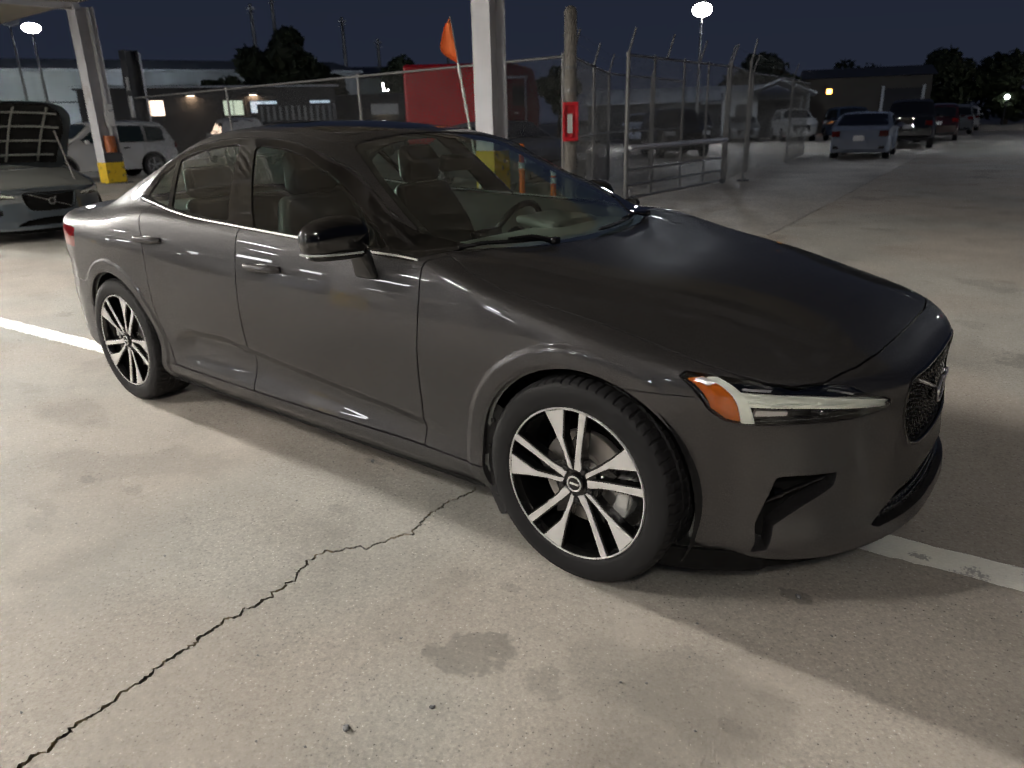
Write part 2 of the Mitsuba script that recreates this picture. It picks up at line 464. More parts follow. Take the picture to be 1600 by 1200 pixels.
for x, y, pw in CANOPY_LAMPS:
    canopy_lamp(x, y, pw, label=LAMP_NAMES.pop(0))
for (x, y, pw), w in zip(FLOODS, ("nearest", "middle", "farthest")):
    k = thing("floodlight", f"square floodlight under the canopy shining along the lane towards the sedan, {w} of three", "lamp", "floodlights along the lane")
    MF = np.array(T().translate([x, y, DECK_Z - .42]).rotate([0, 1, 0], 30).matrix)
    q = obj("lens", trimesh.Trimesh([[0, -.40, -.30], [0, .40, -.30], [0, .40, .30], [0, -.40, .30]], [[0, 1, 2], [0, 2, 3]], process=False), "lamp_body", k, to_world=T(MF))
    scene[q]["emitter"] = {"type": "area", "radiance": rgb(*[160 * pw * c for c in LAMP_TINT])}
    # the reflectors behind the lens throw a narrow beam along the lane
    n_beam = 4 if x > -16 else 3
    for i in range(n_beam):
        o = np.array([x + .06, y + .62 * (i - (n_beam - 1) / 2) / (n_beam - 1), DECK_Z - .42 + (.12 if i % 2 else -.12)])
        aim = o + np.array([1.0, .02, -.235])
        scene[numbered(f"beam_of_{k}")] = {"type": "spot", "intensity": rgb(*[FLOOD * pw / n_beam * c for c in LAMP_TINT]), "cutoff_angle": 25.0, "beam_width": 11.0,
            "to_world": T().look_at(origin=o.tolist(), target=aim.tolist(), up=[0, 0, 1])}
    obj("housing", rbox(-.16, -.012, -.44, .44, -.34, .34, .03), "lamp_body", k, to_world=T(MF))
    obj("bracket", cat([rod((x - .08, y - .3, DECK_Z - .35), (x - .08, y - .3, DECK_Z), .02), rod((x - .08, y + .3, DECK_Z - .35), (x - .08, y + .3, DECK_Z), .02)]), "lamp_body", k)
for x, y in ((-22.4, -6.5), (-7.35, -6.5), (-7.35, -18.6), (-22.4, -18.6), (2.6, -18.6)):
    column(x, y, DECK_Z - .4, "steel column of the canopy behind the viewer", w=.38, d=.40)
# ---------------------------------------------------------------- the sedan's body surface: one implicit function, z up, x forward, w = |y|
from scipy.interpolate import PchipInterpolator as PCH


def curve(*pts):
    xs, ys = zip(*sorted(pts))
    f = PCH(xs, ys, extrapolate=False)
    a, b = f(xs[0]), f(xs[-1])
    da, db = f.derivative()(xs[0]), f.derivative()(xs[-1])
    tx = np.linspace(xs[0], xs[-1], 700)
    g = f(tx)
    m, dx = 28, tx[1] - tx[0]
    k = np.hanning(2 * m + 3)[1:-1]
    pad = np.r_[g[0] + da * dx * np.arange(-m, 0), g, g[-1] + db * dx * np.arange(1, m + 1)]
    g = np.convolve(pad, k / k.sum(), "valid")

    def at(x):
        x = np.asarray(x, float)
        return np.interp(x, tx, g) + np.where(x < xs[0], da * (x - xs[0]), 0) + np.where(x > xs[-1], db * (x - xs[-1]), 0)
    return at


def smax(a, b, k):
    h = np.maximum(k - np.abs(a - b), 0) / k
    return np.maximum(a, b) + h * h * h * k / 6


def smin(a, b, k):
    return -smax(-a, -b, k)


def sstep(a, b, x):
    t = np.clip((x - a) / (b - a), 0, 1)
    return t * t * (3 - 2 * t)


SIDE_Z = curve((.14, .80), (.19, .852), (.235, .893), (.29, .902), (.36, .8935), (.44, .898), (.52, .9105), (.60, .920), (.67, .924), (.74, .9205),
               (.80, .9135), (.86, .904), (.92, .889), (.97, .868), (1.02, .84), (1.10, .78))
SIDE_X = curve((-3.95, -.20), (-3.8, -.13), (-3.6, -.072), (-3.3, -.03), (-2.87, -.008), (-2.4, -.004), (-1.9, 0), (-1.2, 0), (-.6, -.004), (-.2, -.010), (.1, -.022), (.3, -.05), (.45, -.085), (.6, -.14), (.8, -.24))
BELT = curve((-3.95, .960), (-3.4, .990), (-2.9, 1.020), (-2.5, 1.027), (-2.0, 1.008), (-1.6, .992), (-1.1, .974), (-.594, .952), (-.49, .930), (-.36, .896), (-.165, .857), (0, .828), (.165, .789), (.30, .752), (.42, .722), (.49, .706), (.6, .69), (.8, .66))
HOOD_C = curve((-1.2, 1.0), (-.8, .962), (-.55, .941), (-.3, .916), (0, .882), (.3, .832), (.5, .782), (.65, .735), (.72, .708), (.78, .675), (.83, .63), (.9, .55))
DECK_C = curve((-2.3, 1.09), (-2.8, 1.060), (-3.2, 1.030), (-3.5, 1.010), (-3.75, 1.003), (-3.86, .998), (-4.0, .99))
NOSE_W = curve((0, .813), (.15, .808), (.30, .786), (.45, .738), (.59, .660), (.69, .575), (.76, .500), (.82, .405), (.87, .28), (.91, .10), (.96, -.3))
NOSE_Z = curve((.10, -.05), (.14, .0), (.19, .028), (.25, .020), (.30, .006), (.36, 0), (.45, -.006), (.55, -.010), (.60, -.004), (.65, .002), (.70, -.006), (.76, -.05))
TAIL_W = curve((0, -3.875), (.25, -3.868), (.5, -3.835), (.65, -3.775), (.76, -3.68), (.84, -3.56), (.90, -3.38), (.95, -3.1))
TAIL_Z = curve((.15, .16), (.22, .09), (.32, .035), (.42, .012), (.50, .008), (.58, .022), (.70, .035), (.82, .016), (.92, .0), (.99, -.008), (1.06, .0))
TOP_C = curve((-.30, .828), (-.50, .930), (-.70, 1.030), (-.90, 1.128), (-1.10, 1.226), (-1.25, 1.296), (-1.36, 1.337), (-1.5, 1.370), (-1.65, 1.392), (-1.85, 1.410), (-2.1, 1.416), (-2.3, 1.404), (-2.45, 1.380),
              (-2.6, 1.333), (-2.8, 1.248), (-3.0, 1.155), (-3.2, 1.060), (-3.4, .97), (-3.6, .88))
GLASS_Z = curve((.86, .892), (.92, .880), (.97, .866), (1.05, .829), (1.12, .787), (1.20, .733), (1.27, .680), (1.32, .638), (1.36, .60))
GLASS_X = curve((-3.6, -.22), (-3.2, -.15), (-2.9, -.10), (-2.6, -.062), (-2.3, -.032), (-2.0, -.012), (-1.6, 0), (-1.2, 0), (-.9, -.003), (-.6, -.012), (-.3, -.03))
ARCH_R, AXLE_Z, WHEELBASE = .372, .334, 2.872


def arch_dist(x, z):
    """distance from the nearer wheel arch edge, outward positive"""
    return np.minimum(np.hypot(x, z - AXLE_Z), np.hypot(x + WHEELBASE, z - AXLE_Z)) - ARCH_R


def side_w(x, z):
    s = SIDE_Z(z - .030 * sstep(-.4, -2.4, x) * sstep(.5, .75, z)) + SIDE_X(x)
    # leaf-shaped hollow low on the doors
    top = np.interp(x, [-2.38, -2.18, -1.9, -1.53, -1.12, -.70, -.35], [.44, .50, .515, .475, .440, .405, .38])
    s = s - .028 * sstep(.006, -.050, z - top) * sstep(-.20, -.03, z - top + .02) * sstep(-2.42, -2.15, x) * sstep(-.42, -.8, x)
    # shoulder over the rear wheel and lip round the arches
    d = arch_dist(x, z)
    s = s + .009 * sstep(.072, .050, d) - .004 * sstep(.012, .0, d)
    s = s + .012 * np.exp(-((x + 2.75) / .42) ** 2 - ((z - .86) / .10) ** 2)
    return s


def hood_z(x, w):
    edge = BELT(x) + .004
    c = HOOD_C(x)
    t = np.clip(w / .80, 0, 1.3)
    z = c + (edge - c) * (t ** 1.8)
    line = np.interp(x, [-.6, .7], [.60, .40])
    return z + .010 * sstep(.035, -.035, w - line) * sstep(.78, .5, x)


def lower_f(x, w, z):
    side = (w - side_w(x, z)) * .97
    nose = (x - NOSE_W(w) - NOSE_Z(z)) * .80
    tail = (TAIL_W(w) + TAIL_Z(z) - x) * .85
    hood = (z - hood_z(x, w)) * .96
    deck = (z - (DECK_C(x) - .055 * np.clip(w / .78, 0, 1.25) ** 2.6)) * .99
    belt = (z - BELT(x) + .0) * .98
    top = np.where(x > -.62, hood, np.where(x < -2.2, np.minimum(deck, 9), belt))
    a = sstep(-.75, -.60, x)
    b = sstep(-2.55, -2.95, x)
    top = belt * (1 - a) * (1 - b) + hood * a + deck * b
    k = .055 + .05 * sstep(-.5, .2, x) + .055 * sstep(-2.3, -3.0, x)
    f = smax(side, top, k)
    f = smax(f, nose, .075)
    f = smax(f, tail, .09)
    return smax(f, (.172 - z), .02)


def upper_f(x, w, z):
    u = np.clip(w, 0, 1.0)
    xs = x + .085 * (u / .6) ** 2 * sstep(-1.7, -1.0, x) - .06 * (u / .6) ** 2 * sstep(-2.1, -2.7, x)
    top = (z - (TOP_C(xs) - .040 * (u / .62) ** 2.2 * sstep(-.9, -1.3, x) * sstep(-3.1, -2.5, x) - .012 * (u / .62) ** 2)) * .91
    side = (w - GLASS_Z(z) - GLASS_X(x)) * .88
    f = smax(side, top, .075)
    return smax(f, .80 - z, .02)


def body_f(p):
    x, w, z = p[..., 0], np.abs(p[..., 1]), p[..., 2]
    w = np.sqrt(w * w + 1e-6)
    k = .02 + .10 * sstep(-2.3, -2.9, x)
    return smin(lower_f(x, w, z), upper_f(x, w, z), k)


def body_grad(p, e=4e-4):
    g = np.stack([body_f(p + d) - body_f(p - d) for d in np.eye(3) * e], -1) / (2 * e)
    return g


def project(p, it=4):
    for _ in range(it):
        g = body_grad(p)
        p = p - (body_f(p) / np.maximum((g * g).sum(-1), .05))[:, None] * g
    return p
# ---------------------------------------------------------------- meshing the body surface and cutting panels out of it
def surface_net(f, lo, hi, h):
    n = np.ceil((np.asarray(hi) - lo) / h).astype(int) + 1
    ax = [lo[i] + h * np.arange(n[i]) for i in range(3)]
    V = np.empty(n, np.float32)
    for i0 in range(0, n[0], 40):
        g = np.stack(np.meshgrid(ax[0][i0:i0 + 40], ax[1], ax[2], indexing="ij"), -1)
        V[i0:i0 + 40] = f(g)
    s = V < 0
    acc, cnt = np.zeros((*(n - 1), 3), np.float32), np.zeros(n - 1, np.int16)
    c = [np.array([(i >> 0) & 1, (i >> 1) & 1, (i >> 2) & 1]) for i in range(8)]
    sl = lambda o: tuple(slice(o[k], n[k] - 1 + o[k]) for k in range(3))
    for a in range(8):
        for k in range(3):
            if c[a][k] == 0:
                b = c[a].copy()
                b[k] = 1
                va, vb = V[sl(c[a])], V[sl(b)]
                cross = (va < 0) != (vb < 0)
                t = np.where(cross, va / np.where(cross, va - vb, 1), 0)
                p = np.broadcast_to(c[a].astype(np.float32), (*t.shape, 3)).copy()
                p[..., k] += t
                acc += np.where(cross[..., None], p, 0)
                cnt += cross
    ids = np.full(n - 1, -1)
    on = cnt > 0
    ids[on] = np.arange(on.sum())
    idx = np.argwhere(on)
    verts = np.asarray(lo) + h * (idx + acc[on] / cnt[on][:, None])
    faces = []
    for k in range(3):
        o = np.zeros(3, int)
        o[k] = 1
        A = s[tuple(slice(0, n[q] - o[q]) for q in range(3))]
        B = s[tuple(slice(o[q], n[q]) for q in range(3))]
        e = np.argwhere(A != B)
        u, v = (k + 1) % 3, (k + 2) % 3
        e = e[(e[:, u] > 0) & (e[:, v] > 0) & (e[:, u] < n[u] - 1) & (e[:, v] < n[v] - 1)]
        q = []
        for du, dv in ((-1, -1), (0, -1), (0, 0), (-1, 0)):
            w = e.copy()
            w[:, u] += du
            w[:, v] += dv
            q.append(ids[tuple(w.T)])
        q = np.stack(q, 1)
        inside = A[tuple(e.T)]
        q[~inside] = q[~inside][:, ::-1]
        ok = (q >= 0).all(1)
        faces.append(q[ok])
    q = np.vstack(faces)
    d1 = np.linalg.norm(verts[q[:, 0]] - verts[q[:, 2]], axis=1) < np.linalg.norm(verts[q[:, 1]] - verts[q[:, 3]], axis=1)
    f = np.vstack([q[d1][:, [0, 1, 2]], q[d1][:, [0, 2, 3]], q[~d1][:, [0, 1, 3]], q[~d1][:, [1, 2, 3]]])
    return verts, f


def clip(V, F, d):
    """the part of the mesh where d > 0, cut along d = 0"""
    d = np.where(np.abs(d) < 1e-9, 1e-9, d)
    pos = d > 0
    k = pos[F].sum(1)
    out = [F[k == 3]]
    newv, cache = [], {}
    base = len(V)

    def cutv(a, b):
        key = (a, b) if a < b else (b, a)
        if key not in cache:
            t = d[key[0]] / (d[key[0]] - d[key[1]])
            newv.append(V[key[0]] + t * (V[key[1]] - V[key[0]]))
            cache[key] = base + len(newv) - 1
        return cache[key]

    extra = []
    for tri in F[(k == 1) | (k == 2)]:
        p = pos[tri]
        if p.sum() == 1:
            i = int(np.argmax(p))
            a, b, c = tri[i], tri[(i + 1) % 3], tri[(i + 2) % 3]
            extra.append([a, cutv(a, b), cutv(a, c)])
        else:
            i = int(np.argmin(p))
            a, b, c = tri[i], tri[(i + 1) % 3], tri[(i + 2) % 3]
            ab, ac = cutv(a, b), cutv(a, c)
            extra += [[ab, b, c], [ab, c, ac]]
    if extra:
        out.append(np.array(extra))
    F2 = np.vstack(out) if out else np.zeros((0, 3), int)
    V2 = np.vstack([V, np.array(newv)]) if newv else V
    used, inv = np.unique(F2, return_inverse=True)
    V2, F2 = V2[used], inv.reshape(-1, 3)
    ar = np.linalg.norm(np.cross(V2[F2[:, 1]] - V2[F2[:, 0]], V2[F2[:, 2]] - V2[F2[:, 0]]), axis=1)
    return V2, F2[ar > 1e-10]


def pdist(poly):
    """signed distance (inside positive) to a polygon, of points (n, 2)"""
    P = np.asarray(poly, float)
    A, B = P, np.roll(P, -1, 0)

    def at(u, v):
        q = np.stack([u, v], -1)
        best, inside = np.full(len(q), 1e9), np.zeros(len(q), bool)
        for a, b in zip(A, B):
            e = b - a
            t = np.clip(((q - a) @ e) / max(e @ e, 1e-12), 0, 1)
            best = np.minimum(best, np.linalg.norm(q - a - t[:, None] * e, axis=1))
            c = (a[1] > q[:, 1]) != (b[1] > q[:, 1])
            xin = a[0] + (q[:, 1] - a[1]) * e[0] / (e[1] if abs(e[1]) > 1e-12 else 1e-12)
            inside ^= c & (q[:, 0] < xin)
        return np.where(inside, best, -best)
    return at


def rounded(poly, r):
    """polygon with its corners rounded and its edges densified"""
    P = sg.Polygon(poly).buffer(0)
    P = P.buffer(-r).buffer(2 * r).buffer(-r) if r > 0 else P
    return list(P.exterior.coords)[:-1]


def lipped(V, F, N, depth=.014, rr=.0014, skip=None):
    """the panel with its rim turned inwards, and per-vertex normals"""
    e = np.sort(np.vstack([F[:, [0, 1]], F[:, [1, 2]], F[:, [2, 0]]]), 1)
    raw = np.vstack([F[:, [0, 1]], F[:, [1, 2]], F[:, [2, 0]]])
    _, first, inv, cnt = np.unique(e, axis=0, return_index=True, return_inverse=True, return_counts=True)
    rim = raw[cnt[inv.ravel()] == 1]
    if skip is not None:
        rim = rim[~(skip(V[rim[:, 0]]) & skip(V[rim[:, 1]]))]
    if not len(rim):
        return V, F, N
    ids, loc = np.unique(rim, return_inverse=True)
    rim2 = loc.reshape(-1, 2)
    out = np.zeros((len(ids), 3))
    t = V[rim[:, 1]] - V[rim[:, 0]]
    t /= np.linalg.norm(t, axis=1, keepdims=True) + 1e-12
    for j in (0, 1):
        o = np.cross(t, N[rim[:, j]])
        np.add.at(out, rim2[:, j], o)
    out /= np.linalg.norm(out, axis=1, keepdims=True) + 1e-9
    P, n = V[ids], N[ids]
    rings = [(P, n), (P + out * rr * .7 - n * rr * .3, (n + out) / np.sqrt(2)), (P + out * rr - n * rr, out), (P + out * rr - n * depth, out)]
    VV, NN, FF, at = [V], [N], [F], len(V)
    m = len(ids)
    for p, q in rings:
        VV.append(p)
        NN.append(q)
    for k in range(3):
        a, b = at + k * m, at + (k + 1) * m
        FF += [np.stack([a + rim2[:, 1], a + rim2[:, 0], b + rim2[:, 0]], 1), np.stack([a + rim2[:, 1], b + rim2[:, 0], b + rim2[:, 1]], 1)]
    return np.vstack(VV), np.vstack(FF), np.vstack(NN)


def unit(a):
    return a / np.maximum(np.linalg.norm(a, axis=-1, keepdims=True), 1e-9)


def both(V, F, N):
    """a half panel and its mirror image as one mesh"""
    n = len(V)
    V2, F2, N2 = np.vstack([V, V * [1, -1, 1]]), np.vstack([F, F[:, ::-1] + n]), np.vstack([N, N * [1, -1, 1]])
    on = np.abs(V2[:, 1]) < 1e-6
    V2[on, 1] = 0
    key = np.round(V2, 6)
    _, i, inv = np.unique(key, axis=0, return_index=True, return_inverse=True)
    return V2[i], inv.ravel()[F2], unit(N2[i] * np.where(np.abs(V2[i][:, 1:2]) < 1e-6, [[1, 0, 1]], 1))
# ---------------------------------------------------------------- the grey sedan: panels
def flakes(p, n, uv):
    q = p * 900.0
    k = cell_rand(q.x, q.y, q.z)
    return mix((.046, .0450, .0470), (.102, .0995, .1030), k * k)


def coat_paint(name, c, weight=.85, c2=None):
    """metallic base coat under a clear lacquer"""
    mat(name, type="twosided", bsdf={"type": "blendbsdf", "weight": weight,
        "base": {"type": "principled", "base_color": c if c2 is None else c2, "metallic": .9, "roughness": .44, "specular": .4},
        "lacquer": {"type": "plastic", "int_ior": 2.1, "diffuse_reflectance": c, "nonlinear": True}})


def gloss(name, c, ior=1.55):
    mat(name, type="twosided", bsdf={"type": "plastic", "int_ior": ior, "diffuse_reflectance": rgb(*c) if isinstance(c, tuple) else c, "nonlinear": True})


def car_materials():
    coat_paint("paint", proc(flakes), c2=proc(lambda p, n, uv: mi.Color3f(flakes(p, n, uv)) * 1.8))
    gloss("gloss_black", (.004, .004, .0045))
    plain("satin_black", (.008, .008, .0085), .42, .3)
    plain("plastic_black", (.010, .010, .0105), .55, .25)
    plain("rubber", (.0085, .0085, .009), .6, .1)
    plain("void_black", (.004, .004, .004), .9, .1)
    plain("chrome", (.75, .76, .78), .10, metal=1.0)
    plain("machined", (.62, .615, .61), .32, .5, metal=.6)
    plain("bright_trim", (.80, .80, .80), .3, .5, metal=.5)
    plain("trim_grey", (.11, .115, .108), .7, .3)
    gloss("wheel_black", (.006, .006, .0065), 1.5)
    plain("steel", (.36, .34, .32), .38, metal=.9)
    plain("caliper", (.42, .42, .41), .4, metal=.6)
    mat("window_glass", type="thindielectric", int_ior=1.52, specular_transmittance=rgb(.54, .66, .61))
    mat("windshield_glass", type="thindielectric", int_ior=1.52, specular_transmittance=rgb(.66, .74, .70))
    mat("lens", type="thindielectric", int_ior=1.5)
    gloss("lens_clear", (.60, .62, .62), 1.5)
    gloss("drl_white", (.86, .88, .83), 1.45)
    gloss("amber", (.52, .15, .010), 1.6)
    gloss("red_lens", (.16, .006, .006), 1.5)
    plain("seat_leather", (.020, .0195, .019), .5, .25)
    plain("dash_soft", (.13, .135, .12), .6, .3)
    plain("lining", (.10, .10, .095), .85, .2)


car_materials()
H_NET = .0125
_V, _F = surface_net(lambda g: body_f(g), [-3.98, -.0187, .150], [.875, 1.0, 1.45], H_NET)
_V = project(_V, 3)
_V, _F = clip(_V, _F, _V[:, 1])
_V[np.abs(_V[:, 1]) < 1e-6, 1] = 0.0

BODY = "grey_sedan"
thing(BODY, "dark grey metallic sedan with two-tone wheels parked across the white line in the foreground", "car")


def norm_of(V):
    return unit(body_grad(V))


def panel(name, V, F, bsdf, parent=BODY, depth=.014, off=0.0, whole=False, lip=True, pair=True, rr=.0014):
    """a body panel of the right side and its twin on the left, or one panel across the middle"""
    N = norm_of(V)
    if off:
        V = V + N * off
    keys = []
    if whole:
        V, F, N = both(V, F, N)
        if lip:
            V, F, N = lipped(V, F, N, depth, rr)
        return [obj(name, (V, F), bsdf, parent, normals=N)]
    if lip:
        V, F, N = lipped(V, F, N, depth, rr, skip=lambda p: np.abs(p[:, 1]) < 1e-6)
    keys.append(obj(name, (V * [1, -1, 1], F[:, ::-1]), bsdf, parent, normals=N * [1, -1, 1]))   # the right side is y < 0
    if pair:
        keys.append(obj(name, (V, F), bsdf, parent, normals=N))
    return keys


def fields(V):
    return V[:, 0], V[:, 1], V[:, 2]


def take(V, F, d, gap=.005):
    """(the piece where d > 0, the rest), with a shut line of that width between"""
    return clip(V, F, d - gap / 2), clip(V, F, -d - gap / 2)


xp = lambda pts: (lambda z: np.interp(z, *zip(*sorted((b, a) for a, b in pts))))
DLO = rounded([(-2.745, 1.062), (-2.52, 1.044), (-2.349, 1.026), (-2.085, 1.008), (-1.764, .997), (-1.355, .981), (-.936, .961), (-.640, .948), (-.672, .966), (-.80, 1.010), (-.91, 1.058), (-1.11, 1.148),
               (-1.285, 1.232), (-1.444, 1.292), (-1.56, 1.316), (-1.671, 1.331), (-1.80, 1.340), (-1.944, 1.341), (-2.152, 1.333), (-2.30, 1.314), (-2.42, 1.288), (-2.55, 1.245), (-2.625, 1.200), (-2.69, 1.13)], .008)
GL_FRONT = rounded([(-.812, .974), (-.918, 1.042), (-1.115, 1.131), (-1.29, 1.214), (-1.45, 1.274), (-1.60, 1.301), (-1.80, 1.317), (-1.822, 1.300), (-1.602, 1.008), (-1.585, .992), (-.936, .975)], .008)
GL_REAR = rounded([(-1.80, 1.013), (-2.085, 1.024), (-2.335, 1.042), (-2.455, 1.250), (-2.40, 1.270), (-2.28, 1.295), (-2.15, 1.312), (-1.99, 1.321), (-1.958, 1.312), (-1.80, 1.032)], .008)
GL_QUARTER = rounded([(-2.375, 1.046), (-2.52, 1.060), (-2.66, 1.080), (-2.585, 1.185), (-2.49, 1.236)], .006)
WS = rounded([(.3, 0), (-.40, .01), (-.455, 0), (-.462, .10), (-.512, .39), (-.600, .585), (-.690, .694), (-.792, .686), (-.914, .658), (-1.14, .572), (-1.375, .478), (-1.392, .43), (-1.398, .25), (-1.402, 0), (-1.402, -.3), (.3, -.3)], 0)
WS = [(-.447, -.3), (-.447, 0), (-.455, .12), (-.507, .39), (-.590, .585), (-.672, .690), (-.700, .700), (-.792, .686), (-.914, .658), (-1.14, .572), (-1.36, .484), (-1.392, .445), (-1.402, .25), (-1.406, 0), (-1.406, -.3)]
HOOD = [(-.441, -.3), (-.441, 0), (-.449, .12), (-.500, .39), (-.583, .585), (-.640, .668), (-.660, .715), (-.57, .768), (-.46, .815), (-.326, .833), (-.135, .827), (.032, .810), (.191, .795), (.344, .782), (.442, .760), (.504, .733), (.56, .69), (.617, .616),
        (.655, .48), (.677, .33), (.685, .12), (.686, 0), (.686, -.3)]
BACKLIGHT = [(-2.50, -.3), (-2.50, .30), (-2.53, .46), (-2.58, .52), (-3.0, .60), (-3.19, .63), (-3.235, .58), (-3.25, .3), (-3.25, -.3)]
ROOF = [(-1.412, -.3), (-1.412, .25), (-1.400, .45), (-1.46, .520), (-1.8, .545), (-2.2, .545), (-2.5, .535), (-2.53, .48), (-2.494, .30), (-2.494, -.3)]
SUNROOF = rounded([(-1.50, -.6), (-1.49, .42), (-2.10, .43), (-2.12, -.6)], .03)
TRUNK = [(-3.26, -.3), (-3.26, .3), (-3.245, .58), (-3.20, .66), (-3.45, .70), (-3.62, .69), (-4.2, .67), (-4.2, -.3)]
HEADLIGHT = rounded([(.846, .724), (.839, .686), (.828, .638), (.808, .609), (.777, .596), (.680, .592), (.575, .589), (.527, .589), (.430, .597), (.418, .610), (.434, .626), (.527, .662), (.567, .690), (.678, .706), (.760, .719), (.803, .733), (.83, .738)], .006)
HL_STEM = [(.812, .728), (.797, .674), (.784, .598), (.764, .598), (.783, .676), (.796, .730)]
HL_BAR = [(.797, .690), (.66, .669), (.55, .645), (.430, .619), (.434, .601), (.55, .617), (.66, .634), (.786, .648)]
HL_AMBER = [(.838, .722), (.814, .731), (.799, .674), (.786, .603), (.806, .611), (.825, .640)]
HL_RIBS = [[(.775, .703), (.725, .698), (.725, .690), (.779, .694)], [(.762, .628), (.70, .619), (.70, .608), (.764, .611)], [(.604, .688), (.592, .686), (.535, .655), (.547, .654)]]
GRILLE = rounded([(-.4, .654), (0, .655), (.28, .656), (.333, .648), (.345, .62), (.336, .566), (.30, .475), (.265, .440), (.20, .424), (0, .418), (-.4, .418)], .008)
FOG = rounded([(.715, .440), (.571, .433), (.583, .392), (.655, .345), (.722, .292), (.738, .216), (.762, .206), (.755, .30), (.735, .37)], .006)
LOWGRILLE = rounded([(-.5, .338), (0, .335), (.14, .329), (.338, .304), (.42, .272), (.474, .243), (.44, .228), (0, .226), (-.5, .226)], .006)
FD_FRONT = xp([(-.612, 1.05), (-.617, .947), (-.615, .83), (-.620, .72), (-.636, .53), (-.657, .28)])
FD_REAR = xp([(-1.70, 1.1), (-1.693, .99), (-1.684, .89), (-1.680, .70), (-1.688, .5), (-1.697, .28)])
RD_REAR = xp([(-2.60, 1.1), (-2.535, .995), (-2.47, .907), (-2.452, .79), (-2.456, .70), (-2.462, .6), (-2.452, .5), (-2.42, .4), (-2.37, .28)])
SILL_Z = .287


